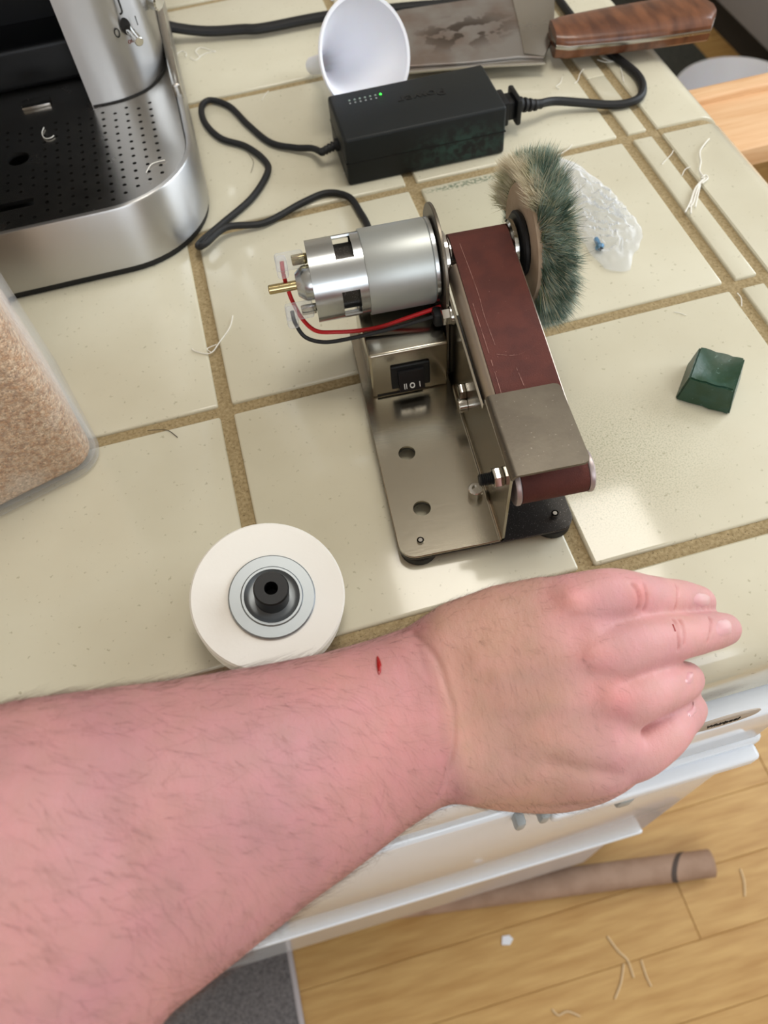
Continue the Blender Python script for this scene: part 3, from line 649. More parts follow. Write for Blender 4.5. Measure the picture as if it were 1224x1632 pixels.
def raw(mb, name, mat, parent, label=None):
    me = bpy.data.meshes.new(name); me.from_pydata([tuple(p) for p in mb.v], [], mb.f); me.materials.append(mat)
    o = bpy.data.objects.new(name, me); col.objects.link(o); o.parent = parent
    if label: o['label'] = label
    return o
bo_ = raw(bristles(24000, .024, .0445, .0985, .1155, 3), 'bristles', m_bristle, bwo, 'green stained fibre bristles'); bo_['kind'] = 'stuff'
bo_ = raw(bristles(3000, .0295, .0435, .0890, .0990, 5, arc=(-.1, 2.0), thick=.00018), 'pale_bristles', m_bristle2, bwo, 'pale unstained fibre bristles on the motor side'); bo_['kind'] = 'stuff'
bo_ = raw(bristles(3600, .026, .0430, .0975, .1080, 21, thick=.0002), 'olive_tufts', m_bristle3, bwo, 'olive stained tufts'); bo_['kind'] = 'stuff'
bo_ = raw(bristles(3400, .026, .0455, .0985, .1160, 11, thick=.0002), 'pale_tufts', m_bristle2, bwo, 'pale tufts between the green bristles'); bo_['kind'] = 'stuff'

bo_ = raw(bristles(2000, .030, .0462, .1060, .1175, 31, thick=.00017), 'dark_tufts', M('sisal_dark', (62, 92, 76), .85, c2=(44, 66, 56), scale=90), bwo, 'dark green stained bristle tips'); bo_['kind'] = 'stuff'

# ------------------------------------------------------------------ power adapter
A0 = Vector((.1750, .2025, 0))
ad = thing('power_adapter', 'black power adapter brick with one green light, between funnel and grinder', 'adapter', A0, math.radians(-.9))
MB().box(-.0578, .0578, -.0285, .0285, 0, .0352, .0022, 3).build('case', m_adapter, ad)
MB().box(-.0580, .0580, -.0287, .0287, .0168, .0174).build('seam', m_black, ad, smooth=False)
for i in range(7):
    lx = -.0440+i*.0038
    MB().lathe([(.0009, 0), (.0008, .0006), (.0004, .0009), (0, .001)], Matrix.Translation((lx, .0165, .0350)), 10).build('indicator', m_led if i == 6 else m_led_off, ad, label='lit green indicator' if i == 6 else None)
for i in range(6): MB().box(-.0446+i*.0038, -.0436+i*.0038, .0125, .0136, .0351, .0354).build('tick_mark', m_greypart, ad, smooth=False)
text_mesh('Power', .0115, .0003, M('embossed_plastic', (12, 13, 14), .4), ad, Matrix.Translation((.0060, .0050, .0352)) @ Matrix.Rotation(PI, 4, 'Z') @ Matrix.Diagonal((1.15, 1, 1, 1)), 'embossed_lettering')
q = MB(); q.cyl((-.0575, .002, .014), (-.0600, .002, .014), .0044, n=20)
for i in range(5): q.cyl((-.0605-i*.0024, .002, .014-i*.0008), (-.0590-i*.0024, .002, .014-i*.0008), .0036-i*.0002, n=18)
q.cyl((-.0590, .002, .014), (-.0715, .002, .0105), .0026, n=14); q.build('strain_relief', m_rubber, ad)
# cords
def cord(name, pts, r, label, mat=m_rubber, flat=1.0, n=10):
    pts = [Vector(p) for p in pts]; b = pts[0].copy(); b.z = 0; mb = MB(); mb.tube(spline(pts, 8), r, n, True, flat); o = mb.build(name, mat, None, b); o.location = b; return tag(o, label, 'cord')
dcp = [(.1050, .2065, .0095), (.1000, .2195, .0060), (.0886, .2285, .0036), (.0721, .2430, .0026), (.0598, .2710, .0026), (.0496, .3014, .0026), (.0365, .3157, .0026), (.0281, .3097, .0026), (.0276, .2874, .0026), (.0364, .2625, .0026), (.0531, .2453, .0026), (.0637, .2234, .0026), (.0633, .2078, .0026), (.0475, .1833, .0026), (.0245, .1640, .0026), (.0075, .1495, .0030), (.0040, .1410, .0055), (.0090, .1390, .0078), (.0256, .1520, .0070), (.0513, .1530, .0030), (.0805, .1655, .0026), (.0997, .1702, .0026), (.1132, .1604, .0026), (.1170, .1414, .0026), (.1180, .1200, .004), (.1140, .0700, .008), (.1130, .0420, .012)]
cord('power_lead', dcp, .0024, 'thin black cord looping from the adapter to the grinder motor')
cord('appliance_lead', [(.0060, .4300, .016), (.0200, .4210, .012), (.0477, .4130, .007), (.0780, .4060, .006), (.0956, .4010, .006), (.1513, .3990, .006), (.2158, .3870, .006), (.2797, .3740, .006), (.36, .385, .006)], .0052, 'thick flat black cord leaving the coffee machine behind the funnel', flat=.75)
# mains plug on the right end of the adapter
pgp = Vector((.2330, .2020, 0))
pg = thing('mains_plug', 'black moulded mains plug with ribbed neck pushed into the adapter\'s right end', 'plug', (.2335, .2000, 0))
q = MB(); q.box(-.0004, .0080, -.0095, .0095, .0085, .0265, .0015, 2); q.box(.0070, .0140, -.0072, .0072, .0105, .0245, .002, 2); q.box(.0130, .0170, -.0110, .0110, .0080, .0270, .0015, 2); q.build('plug_body', m_black, pg)
q = MB()
for i in range(4): q.cyl((.0180+i*.0042, .0004*i, .0172-i*.0012), (.0206+i*.0042, .0004*i, .0166-i*.0012), .0056-i*.0005, .0054-i*.0005, 18, .0005)
q.cyl((.0160, 0, .0175), (.0370, .002, .0125), .0034, n=14); q.build('ribbed_neck', m_rubber, pg)
cord('mains_lead', [(.2690, .2020, .0130), (.2832, .2055, .0100), (.3044, .2020, .0060), (.3240, .1960, .0036), (.3390, .1945, .0032), (.3500, .2000, .0032), (.3570, .2140, .0032), (.3580, .2320, .0032), (.3520, .2600, .0032), (.3450, .2900, .0032), (.345, .36, .0032)], .0031, 'black mains cord curving from the plug to under the knife handle')

# ------------------------------------------------------------------ funnel
rc = Vector((.1535, .2560, .0440)); tip = Vector((.1225, .3230, .0085)); ax = (rc-tip).normalized()
fn = thing('funnel', 'white plastic funnel lying on its side behind the black adapter', 'funnel', (.148, .28, 0))
Mf = Matrix.Translation(tip) @ ax.to_track_quat('Z', 'Y').to_matrix().to_4x4(); Lf = (rc-tip).length
f_ = MB(); R_ = .0372
f_.lathe([(.0052, 0), (.0066, .026), (.0115, .034), (R_*.80, Lf-.012), (R_-.0010, Lf-.003), (R_-.0009, Lf), (R_+.0012, Lf+.0006), (R_+.0018, Lf-.0006), (R_+.0012, Lf-.0022), (R_+.0002, Lf-.003), (R_*.80+.0014, Lf-.012), (.0128, .033), (.0078, .026), (.0063, 0), (.0052, 0)], Mf, 64); f_.build('cone', m_white, fn, fn.location)
mb = MB(); mb.box(-.0045, .0045, -.0012, .0012, 0, .012, .001, 2, M=Mf @ Matrix.Translation((0, R_+.0022, Lf-.016))); mb.build('hanging_tab', m_white, fn, fn.location)

# ------------------------------------------------------------------ knife
kn = thing('knife', 'broad stained kitchen knife with brown wooden handle lying across the counter corner', 'knife', (.3, .28, 0))
zk = .0130
def kz(px, py, z=zk): v = at(px, py, z); return (v[0], v[1])
bl = MB()
spine = [kz(600, 112), kz(650, 104.5), kz(740, 99), kz(825, 89.5), kz(866, 91)]
edge = [kz(884, -40), kz(830, -10), kz(740, 0), kz(640, 15), kz(600, 27)]
poly = spine+[kz(882, 60), kz(884, 10)]+edge[1:]
bl.prism(poly, zk-.0022, zk, .0004, 1); bl.build('blade', m_blade, kn, kn.location, label='stained steel blade')
sp = MB(); sp.prism([kz(600, 112), kz(650, 105), kz(740, 99.5), kz(825, 90), kz(868, 92), (at(868, 92, zk)[0]-.0005, at(868, 92, zk)[1]-.0035), (at(740, 99, zk)[0]-.0005, at(740, 99, zk)[1]-.0030), (at(600, 112, zk)[0]-.0005, at(600, 112, zk)[1]-.0025)][::-1], zk-.0040, zk-.0018, .0005, 1); sp.build('spine', m_steel, kn, kn.location)
rs = MB(); rs.prism([kz(835, 87), kz(868, 91), kz(882, 55), kz(884, 0), kz(815, -4), kz(826, 40)], zk-.001, zk+.0012, .0005, 2); rs.build('bolster', m_steel, kn, kn.location, label='plain steel bolster')
h0, h1 = Vector((.3030, .2545, 0)), Vector((.4290, .2330, 0)); ha = (h1-h0).normalized(); hb_ = Vector((-ha.y, ha.x, 0)); Lh = (h1-h0).length
def handle_loft(zlo, zhi, wid, mat, name, label=None, grow=0.0, ex=.55):
    mb = MB(); secs = []; K = 14
    for i in range(K+1):
        t = i/K; wv = .036+.004*math.sin(t*PI*1.1)+.014*t+grow; c = h0+ha*(Lh*t)+hb_*(.0205+.0075*t)
        endk = max(.0, 1-((t-.93)/.07)**2) if t > .93 else 1; endk = math.sqrt(max(endk, .08))
        st = min(1, .82+t*3)
        secs.append((c, wv/2*endk*st, endk))
    vs_, fs_ = [], []; n = 20
    for c, hw, e in secs:
        zl, zh = zlo, zhi
        for k in range(n):
            a = 2*PI*k/n; ca, sa = math.cos(a), math.sin(a)
            px_ = math.copysign(abs(ca)**ex, ca)*hw; pz = math.copysign(abs(sa)**ex, sa)
            vs_.append(c+hb_*px_+Vector((0, 0, zlo+(zhi-zlo)*(.5+.5*pz*(0.6+.4*e)))))
    for i in range(K):
        for k in range(n): fs_.append((i*n+k, i*n+(k+1) % n, (i+1)*n+(k+1) % n, (i+1)*n+k))
    fs_ += [tuple(range(n))[::-1], tuple(K*n+k for k in range(n))]
    return mb.add(vs_, fs_).build(name, mat, kn, kn.location, label)
handle_loft(.0064, .0262, 0, m_walnut, 'handle', 'brown figured wooden handle')
handle_loft(.0158, .0196, 0, m_steel, 'tang', 'bright steel tang edge along the handle', grow=.0005, ex=.22)

# ------------------------------------------------------------------ plastic bag with screw in it
pb = MB(); foot = [at(*p)[:2] for p in ((884, 252), (906, 258), (925, 268), (950, 285), (985, 318), (1010, 350), (1027, 372), (1012, 402), (1003, 440), (985, 436), (960, 425), (940, 405), (925, 385), (908, 330), (892, 290))]
cen = np.mean(np.array(foot), axis=0); nr, na = 26, 90
def footr(a):
    best = 0; dx, dy = math.cos(a), math.sin(a)
    for i in range(len(foot)):
        p, q = np.array(foot[i])-cen, np.array(foot[(i+1) % len(foot)])-cen; e = q-p; den = dx*e[1]-dy*e[0]
        if abs(den) < 1e-12: continue
        t = (p[0]*e[1]-p[1]*e[0])/den; s_ = (p[0]*dy-p[1]*dx)/den
        if t > 0 and -1e-6 <= s_ <= 1+1e-6: best = max(best, t)
    return best
vs_, fs_ = [], []
for layer in (0, 1):
    for i in range(nr):
        for k in range(na):
            a = 2*PI*k/na; u = (i+.3)/(nr-.7); r_ = footr(a)*u*(1+.03*math.sin(9*a)+.02*math.sin(23*a)); x, y = cen[0]+r_*math.cos(a), cen[1]+r_*math.sin(a)
            p = Vector((x*95+y*40, y*80, layer*5.0))
            rid = 1-abs(noise.noise(p)); rid2 = 1-abs(noise.noise(p*2.3+Vector((3, 1, 0)))); rid3 = 1-abs(noise.noise(p*5+Vector((7, 0, 0))))
            env = (1-u**3)
            z = .0008+(.0070*env*rid**4+.0026*rid2**6*(.3+env)+.0006*rid3**5)*(1 if layer else .25)
            vs_.append((x, y, z))
    o_ = layer*nr*na
    for i in range(nr-1):
        for k in range(na): fs_.append((o_+i*na+k, o_+i*na+(k+1) % na, o_+(i+1)*na+(k+1) % na, o_+(i+1)*na+k))
    fs_.append(tuple(o_+k for k in range(na)))
pb.add(vs_, fs_); b0 = Vector((cen[0], cen[1], 0)); bo = pb.build('plastic_bag', m_film, None, b0, ang=60); bo.location = b0; tag(bo, 'crumpled clear plastic bag lying right of the green brush wheel', 'bag')
s0, s1 = Vector(at(956, 394, .0035)), Vector(at(945, 370, .0040)); dd = (s1-s0).normalized()
scw = thing('screw', 'small blue zinc cross-head screw inside the clear plastic bag', 'screw', (s0.x, s0.y, 0))
Ms = Matrix.Translation(s0) @ dd.to_track_quat('Z', 'Y').to_matrix().to_4x4()
q = MB(); q.lathe([(0, -.0016), (.0018, -.0013), (.0030, 0), (.0030, .0006), (.0014, .0008)], Ms, 20); ho = q.build('screw_head', m_screw, scw, scw.location)
q = MB(); q.box(-.0017, .0017, -.0003, .0003, -.0018, -.0010, M=Ms); q.box(-.0003, .0003, -.0017, .0017, -.0018, -.0010, M=Ms); q.build('cross_slot', m_ink, ho, None if False else scw.location)
q = MB(); q.cyl(s0, s0+dd*.0085, .0013, .0012, 12)
for i in range(8): q.lathe([(.0013, .0012+i*.0009), (.0017, .0016+i*.0009), (.0013, .0020+i*.0009)], Ms, 12)
q.build('thread', m_screw, scw, scw.location)

# ------------------------------------------------------------------ green polishing block
e1 = Vector((.763, -.647, 0)); e2 = Vector((.647, .763, 0)); gc = Vector((.2671, -.0715, 0))
gb = bmesh.new(); bmesh.ops.create_cube(gb, size=1)
bmesh.ops.subdivide_edges(gb, edges=gb.edges[:], cuts=7, use_grid_fill=True)
for v in gb.verts:
    x, y, z = v.co; tz_ = z+.5; sx = .0298*(1-tz_)+.0242*tz_; y0 = -.0135*(1-tz_)-.0123*tz_; y1 = .0150*(1-tz_)+.0126*tz_
    dip = .0028*max(0, 1-(2*x)**2)*max(0, 1-(2*y)**2)*(1 if tz_ > .99 else 0)
    q = e1*(x*sx)+e2*((y0+y1)/2+y*(y1-y0))+Vector((0, 0, tz_*.0185-dip)); nn = noise.noise(q*260)*.0004; v.co = q+Vector((nn, nn, nn*(tz_ > .1)))
bmesh.ops.recalc_face_normals(gb, faces=gb.faces[:])
bmesh.ops.bevel(gb, geom=[e for e in gb.edges if e.calc_face_angle(0) > .7], offset=.0009, segments=2, affect='EDGES')
q = MB().bm(gb); zmin = min(v.z for v in q.v)
for v in q.v: v.z -= zmin
o = q.build('polishing_compound', m_green, None, ang=50); o.location = gc; tag(o, 'dark green block of polishing wax alone on the right tile', 'polish')

# ------------------------------------------------------------------ white polishing wheel
nw = Vector((.12, -.20, .97)).normalized(); wc = Vector((.0058, -.1395, .0275))
pwl = thing('polishing_disc', 'white polishing disc with steel flange and black hub beside the forearm', 'polishing disc', (wc.x, wc.y, 0))
Mw = Matrix.Translation(wc) @ nw.to_track_quat('Z', 'Y').to_matrix().to_4x4()
q = MB(); q.lathe([(0, -.0185), (.0340, -.0185), (.0356, -.0172), (.0358, -.0010), (.0349, 0), (0, 0)], Mw, 72); q.build('wheel_disc', m_felt, pwl, pwl.location)
Mw2 = Mw @ Matrix.Translation((.0006, -.0022, 0))
q = MB(); q.lathe([(.0199, 0), (.0200, .0012), (.0194, .0017), (.0144, .0017), (.0138, .0024), (.0128, .0024), (.0116, .0012), (.0104, .0007), (.0070, .0007)], Mw2, 64); q.build('flange', m_flange, pwl, pwl.location, label='zinc flange washer', ang=24)
q = MB(); q.lathe([(.0080, 0), (.0080, .0140), (.0074, .0148), (.0031, .0148), (.0030, .0142), (.0028, .0030), (0, .0030)], Mw2, 40); q.build('hub', m_black, pwl, pwl.location, label='black hub with a bore')
q = MB(); q.lathe([(.0180, -.0185), (.0180, -.0200), (.006, -.0210), (0, -.0210)], Mw, 40); q.build('rear_flange', m_zinc, pwl, pwl.location)

# ------------------------------------------------------------------ coffee machine
cm = thing('coffee_machine', 'stainless steel coffee machine with perforated drip tray at the back of the counter', 'coffee machine', (-.11, .29, 0))
def outline(inset=0.0, x0=-.25, yb=.47):
    pts = [(x0, .1362+inset)]
    cx, cy, rx, ry = -.042, .197, .0605-inset, .0608-inset
    for i in range(15):
        a = -PI/2+PI/2*i/14; pts.append((cx+rx*math.cos(a), cy+ry*math.sin(a)))
    return pts+[(.0185-inset, yb), (x0, yb)]
LC = cm.location
MB().prism(outline(.0015), 0, .005).build('foot_ring', m_rubber, cm, LC)
q = MB(); n_ = len(outline())
o0, o1 = outline(0), outline(.0040)
vs_, fs_ = [], []
for pts, z in ((outline(.001), .0045), (o0, .0055), (o0, .0475), (outline(.0007), .0487), (outline(.0015), .0490), (outline(.0034), .0490), (o1, .0484), (o1, .0460)):
    vs_ += [(p[0], p[1], z) for p in pts]
for j in range(7):
    for i in range(n_-3): fs_.append((j*n_+i, j*n_+i+1, (j+1)*n_+i+1, (j+1)*n_+i))
    i = n_-3; fs_.append((j*n_+i, j*n_+i+1, (j+1)*n_+i+1, (j+1)*n_+i))
q.add(vs_, fs_); q.build('base_band', m_steelv, cm, LC)
MB().prism(outline(.0042), .005, .030).build('drip_pan', m_blackgloss, cm, LC)
tp = MB().prism(outline(.0046, yb=.40), .0440, .0466, .0005, 1).mesh('tray', m_steel)
cu = MB()
for i in range(-26, 1):
    for j in range(0, 13):
        x = -.0050+i*.0083; y = .1500+j*.0083+(.00415 if i % 2 else 0)
        if y > .2500 or x < -.16: continue
        if x > -.042 and ((x+.042)/.0505)**2+((min(y, .197)-.197)/.0508)**2 > 1: continue
        if math.hypot((x+.0975)/.0125, (y-.2165)/.0105) < 1.25: continue
        if x < -.083 and .158 < y < .176: continue
        cu.cyl((x, y, .03), (x, y, .06), .00135, n=10)
cu.cyl((-.0975, .2165, .03), (-.0975, .2165, .06), .0075, n=28); cu.box(-.13, -.0880, .1625, .1705, .03, .06)
dt_ = link_mesh('drip_tray', cut(tp, cu.mesh('c')), cm, m_steel); dt_.location = -LC
MB().box(-.0935, -.0735, .2720, .2825, .0464, .0490, .0008, 2).build('tray_tab', m_steel, cm, LC)
MB().box(.0130, .0188, .2480, .3600, .0440, .0560, .0016, 3).build('side_trim', m_steel, cm, LC)
cp = [(-.0446, .2594), (-.0320, .2592), (-.0200, .2606), (-.0060, .2665), (.0040, .2770), (.0100, .2900), (.0130, .3080), (.0130, .4300), (-.0446, .4300)]
MB().prism([(p.x, p.y) for p in spline([Vector((a, b, 0)) for a, b in cp[:7]], 5)]+cp[7:], .0466, .42).build('column', m_steelv, cm, LC, ang=30)
MB().prism([(p.x+.0006, p.y-.0006) for p in spline([Vector((a, b, 0)) for a, b in cp[:7]], 5)]+cp[7:], .0460, .0476).build('column_gap_ring', m_ink, cm, LC, ang=30)  # black ring paints the dark gap at the column's foot
MB().box(-.25, -.0450, .335, .46, .0466, .42).build('back_panel', m_black, cm, LC, smooth=False)
MB().box(-.25, -.0450, .300, .34, .0466, .075, .004, 3).build('tray_backstop', m_black, cm, LC)
MB().box(-.25, -.0450, .185, .40, .185, .42, .006, 3).build('brew_head', m_black, cm, LC)  # unseen head above the tray, overhangs to darken it
lv = Vector(aty(203, 44, .2665)); 
MB().lathe([(.0042, 0), (.0042, .0006), (0, .0006)], Matrix.Translation(lv+Vector((-.0005, -.0022, .002))) @ Matrix.Rotation(PI/2, 4, 'X') @ Matrix.Diagonal((.8, 1.3, 1, 1)), 24).build('lever_slot', m_ink, cm, LC)
q = MB(); q.cyl(lv+Vector((0, 0, 0)), lv+Vector((.006, -.0185, -.0015)), .0029, .0029, 20, .0004); q.build('power_lever', m_chrome, cm, LC)
lt = Vector(aty(187, 52, .2640)); text_mesh('O', .0085, .0002, m_ink, cm, Matrix.Translation(lt+Vector((0, -.0012, 0))-LC) @ Matrix.Rotation(.35, 4, 'Z') @ Matrix.Rotation(PI/2, 4, 'X') @ Matrix.Diagonal((.6, 1, 1, 1)), 'marking')
lt = Vector(aty(217, 30, .2725)); text_mesh('I', .0085, .0002, m_ink, cm, Matrix.Translation(lt+Vector((0, -.0030, 0))-LC) @ Matrix.Rotation(.6, 4, 'Z') @ Matrix.Rotation(PI/2, 4, 'X') @ Matrix.Diagonal((.6, 1, 1, 1)), 'marking')
lt = Vector(aty(190, 3, .2660)); text_mesh('J', .0120, .0002, m_ink, cm, Matrix.Translation(lt+Vector((0, -.0022, 0))-LC) @ Matrix.Rotation(.4, 4, 'Z') @ Matrix.Rotation(PI/2, 4, 'X'), 'marking')
for px_, py_, yy in ((186, 84, .2655), (208, 62, .2690), (219, 91, .2750)):
    lt = Vector(aty(px_, py_, yy)); text_mesh('os', .0050, .0002, m_redink, cm, Matrix.Translation(lt+Vector((0, -.0022, 0))-LC) @ Matrix.Rotation(.5, 4, 'Z') @ Matrix.Rotation(PI/2, 4, 'X'), 'worn_marking')
kb_ = Vector(aty(240, -2, .300)); q = MB(); q.cyl(kb_+Vector((-.006, .004, .002)), kb_+Vector((.006, -.004, 0)), .0075, .0070, 28, .001); q.build('steam_knob', m_chrome, cm, LC)

# ------------------------------------------------------------------ sugar jar
ja = math.radians(17); j0 = Vector((-.0742, -.0165, 0))
Mj = Matrix.Translation(j0) @ Matrix.Rotation(ja, 4, 'Z')
jar = thing('storage_jar', 'clear square plastic canister of brown sugar at the photo\'s left border', 'jar', (-.125, .02, 0))
def jo(ins): return [(Mj @ Vector((p[0], p[1], 0))) for p in rrect(-.105+ins, .004-ins, -.004+ins, .105-ins, .018-ins, 8)]
vs_, fs_ = [], []; rings = [(jo(.003), 0), (jo(.0008), .0015), (jo(0), .004), (jo(0), .150), (jo(.0014), .150), (jo(.0014), .005), (jo(.004), .003)]
n_ = len(rings[0][0])
for pts, z in rings: vs_ += [(p.x, p.y, z) for p in pts]
for j in range(len(rings)-1):
    for i in range(n_): fs_.append((j*n_+i, j*n_+(i+1) % n_, (j+1)*n_+(i+1) % n_, (j+1)*n_+i))
fs_ += [tuple(range(n_))[::-1], tuple((len(rings)-1)*n_+i for i in range(n_))]
MB().add(vs_, fs_).build('jar_wall', m_jarfilm, jar, jar.location)
vs_, fs_ = [], []; zs = [.0035]+[.006+.107*i/60 for i in range(61)]
base = jo(.0042); m2 = []
for i in range(len(base)):
    a_, b2 = base[i], base[(i+1) % len(base)]; L_ = (b2-a_).length; kk = max(1, int(L_/.0022))
    for q_ in range(kk): m2.append(a_+(b2-a_)*(q_/kk))
base = m2; n_ = len(base); cc = sum(base, Vector())/n_
for j, z in enumerate(zs):
    for p in base:
        nn = noise.noise(Vector((p.x*420, p.y*420, z*420)))*.0004+noise.noise(Vector((p.x*60, p.y*60, z*60)))*.0003
        q_ = p+(cc-p).normalized()*(.0003+nn if j else .002); wob = noise.noise(Vector((p.x*40, p.y*40, 3)))*.004*(j/len(zs)) if j > 30 else 0
        vs_.append((q_.x, q_.y, z+wob))
for j in range(len(zs)-1):
    for i in range(n_): fs_.append((j*n_+i, j*n_+(i+1) % n_, (j+1)*n_+(i+1) % n_, (j+1)*n_+i))
b_ = (len(zs)-1)*n_; prev = [b_+i for i in range(n_)]
for k in range(1, 14):
    cur = []
    for i in range(n_):
        p = Vector(vs_[b_+i]); t = k/14; q_ = p+(Vector((cc.x, cc.y, p.z))-p)*t; z = p.z+noise.noise(Vector((q_.x*60, q_.y*60, 9)))*.005*t-.004*t; cur.append(len(vs_)); vs_.append((q_.x, q_.y, z))
    for i in range(n_): fs_.append((prev[i], prev[(i+1) % n_], cur[(i+1) % n_], cur[i]))
    prev = cur
fs_.append(tuple(prev)); fs_.append(tuple(range(n_))[::-1])
so = MB().add(vs_, fs_).build('brown_sugar', m_sugar, None, jar.location, ang=80); so.location = jar.location; tag(so, 'coarse brown sugar filling the clear canister', 'sugar', kind='stuff')

# ------------------------------------------------------------------ twine and lint on the counter
def cp_(px, py, z=.0009): return at(px, py, z)
tw = thing('twine', 'knotted strands of white twine on the right edge tile', 'twine', tuple(at(1115, 290, 0)))
for pts in ([(1130, 221), (1116, 240), (1117, 258), (1115, 272), (1122, 285), (1112, 298), (1103, 318), (1101, 340)], [(1120, 286), (1108, 300), (1100, 322), (1092, 338)], [(1126, 283), (1116, 292), (1110, 306), (1104, 325), (1098, 330)], [(1117, 290), (1112, 312), (1108, 330)], [(1118, 284), (1124, 279), (1128, 284), (1119, 292)]):
    q = MB(); q.tube(spline([cp_(a, b, .0012+random.random()*.0012) for a, b in pts], 6), .00055, 6); q.build('strand', m_thread, tw, tw.location)
def lint(pts, label, r=.00028, mat=m_thread, z=.0006): return strand('lint_thread', [at(a, b, z) for a, b in pts], r, mat, label, 'thread')
lint([(371, 503), (366, 522), (350, 545), (335, 563), (312, 560), (306, 556)], 'white curved thread lying across the grout right of the jar', .0004)
lint([(338, 562), (330, 556), (345, 549)], 'short white thread end touching the curved thread on the grout')
lint([(235, 686), (258, 685), (270, 687), (283, 697)], 'dark curled hair on the grout line right of the jar', .00022, m_darkhair)
lint([(281, 87), (290, 81), (297, 85), (296, 90)], 'tiny white lint curl nearest the coffee machine rim')
lint([(303, 92), (312, 96), (322, 88), (332, 84), (344, 82), (336, 80), (320, 76), (312, 82), (318, 90)], 'white looped lint beside the coffee machine under the thick cord', .0003)
lint([(1073, 240), (1069, 247), (1060, 256), (1055, 262)], 'white thread crossing the border tile corner')
lint([(1100, 266), (1092, 270), (1087, 280)], 'small white thread hook left of the twine')
lint([(868, 250), (880, 250), (893, 245), (905, 238), (912, 230)], 'white thread on the grout behind the brush wheel')
lint([(930, 110), (924, 118), (921, 128), (915, 133)], 'white thread on the grout in front of the knife handle')
lint([(896, 122), (893, 132), (886, 138), (892, 142)], 'thin white thread beside the mains cord')
lint([(1175, 467), (1181, 475), (1182, 488)], 'short cream thread in the grout by the far right tile corner')
lint([(548, 276), (556, 270), (566, 268), (580, 264)], 'white thread on the grout between adapter and motor')
lint([(428, 145), (421, 153), (418, 160)], 'white thread on the grout left of the funnel')
lint([(1074, 497), (1084, 499), (1094, 503)], 'faint pale thread above the green block', .0002)
lint([(960, 92), (972, 97), (985, 100), (990, 112), (994, 130)], 'pale thread tangle under the knife handle', .0004)
lint([(952, 95), (965, 99), (980, 97)], 'short pale thread under the knife handle', .0004)
lint([(396, 245), (404, 258), (400, 275)], 'dark thin hair inside the cord loop', .00015, m_darkhair)
def lift(pts, label, r=.00028): return strand('lint_thread', pts, r, m_thread, label, 'thread')
lift([at(70, 203, .0475), at(67, 212, .0475), at(71, 220, .0475), at(80, 220, .0475), at(86, 216, .0475)], 'white lint curl on the middle of the drip tray')
lift([at(233, 275, .0475), at(240, 263, .0475), at(250, 258, .0475), at(263, 255, .0475)], 'white lint thread on the right corner of the drip tray')

# ------------------------------------------------------------------ the arm
pe = thing('person', 'bare hairy forearm and hand with a small bleeding cut on the wrist', 'person', (.03, -.24, 0))
secs = [((-420, 1215), (-190, 2200), .188, .040), ((-220, 1180), (30, 1920), .206, .038), ((-80, 1140), (170, 1720), .224, .037), ((20, 1116), (258, 1612), .238, .036), ((150, 1098), (372, 1523), .252, .036), ((260, 1085), (468, 1448), .264, .034), ((400, 1063), (570, 1374), .280, .030),
        ((520, 1040), (642, 1317), .292, .0265), ((600, 1017), (690, 1287), .299, .024), ((650, 1000), (716, 1278), .302, .0225), ((700, 965), (770, 1279), .302, .0205), ((780, 935), (850, 1280), .300, .0195), ((860, 919), (930, 1276), .297, .0175), ((920, 917), (985, 1262), .295, .0145), ((965, 926), (1018, 1240), .296, .0105)]
T = [ray(a[0], a[1], d) for a, b, d, t in secs]; B = [ray(b[0], b[1], d) for a, b, d, t in secs]
cs_ = [(a+b)/2 for a, b in zip(T, B)]; n = 40; vs_, fs_ = [], []
for i in range(len(secs)):
    tv = cs_[min(i+1, len(secs)-1)]-cs_[max(i-1, 0)]; tv /= np.linalg.norm(tv); wv = (B[i]-T[i])/2
    nv = np.cross(wv, tv); nv /= np.linalg.norm(nv)
    if nv @ (CAM-cs_[i]) < 0: nv = -nv
    for k in range(n):
        a = 2*PI*k/n; ex = .86 if i > 9 else .95; ca, sa = math.cos(a), math.sin(a)
        vs_.append(tuple(cs_[i]+wv*(math.copysign(abs(ca)**ex, ca))+nv*(secs[i][3]*math.copysign(abs(sa)**ex, sa))))
for i in range(len(secs)-1):
    for k in range(n): fs_.append((i*n+k, i*n+(k+1) % n, (i+1)*n+(k+1) % n, (i+1)*n+k))
fs_ += [tuple(range(n))[::-1], tuple((len(secs)-1)*n+k for k in range(n))]
body = MB().add(vs_, fs_)
def ball(mb, c, r):
    bm = bmesh.new(); bmesh.ops.create_uvsphere(bm, u_segments=20, v_segments=12, radius=r); mb.bm(bm, Matrix.Translation(Vector(c)))
def finger(joints):
    """joints: (px, py, depth, radius); a rounded limb from one to the next"""
    pts = [Vector(ray(a, b, c)) for a, b, c, r in joints]; rs = [j[3] for j in joints]
    sp_ = spline(pts, 10); m = len(pts)-1; rr = []
    for i in range(m):
        for j in range(10): t = j/10; rr.append(rs[i]*(1-t)+rs[i+1]*t)
    rr.append(rs[-1])
    # even rounded tip
    d_ = (sp_[-1]-sp_[-2]).normalized(); R0 = rr[-1]
    for k in range(1, 7): a = PI/2*k/6.2; sp_.append(pts[-1]+d_*R0*.95*math.sin(a)); rr.append(R0*max(math.cos(a), .05))
    body.tube(sp_, rr, 24); ball(body, pts[0], rs[0]*.98); return pts
F = {}
F['index'] = finger([(800, 985, .304, .0125), (905, 962, .2945, .0114), (975, 948, .294, .0103), (1030, 951, .303, .0087), (1060, 953, .312, .0081), (1086, 954, .323, .0080), (1116, 960, .340, .0070)])
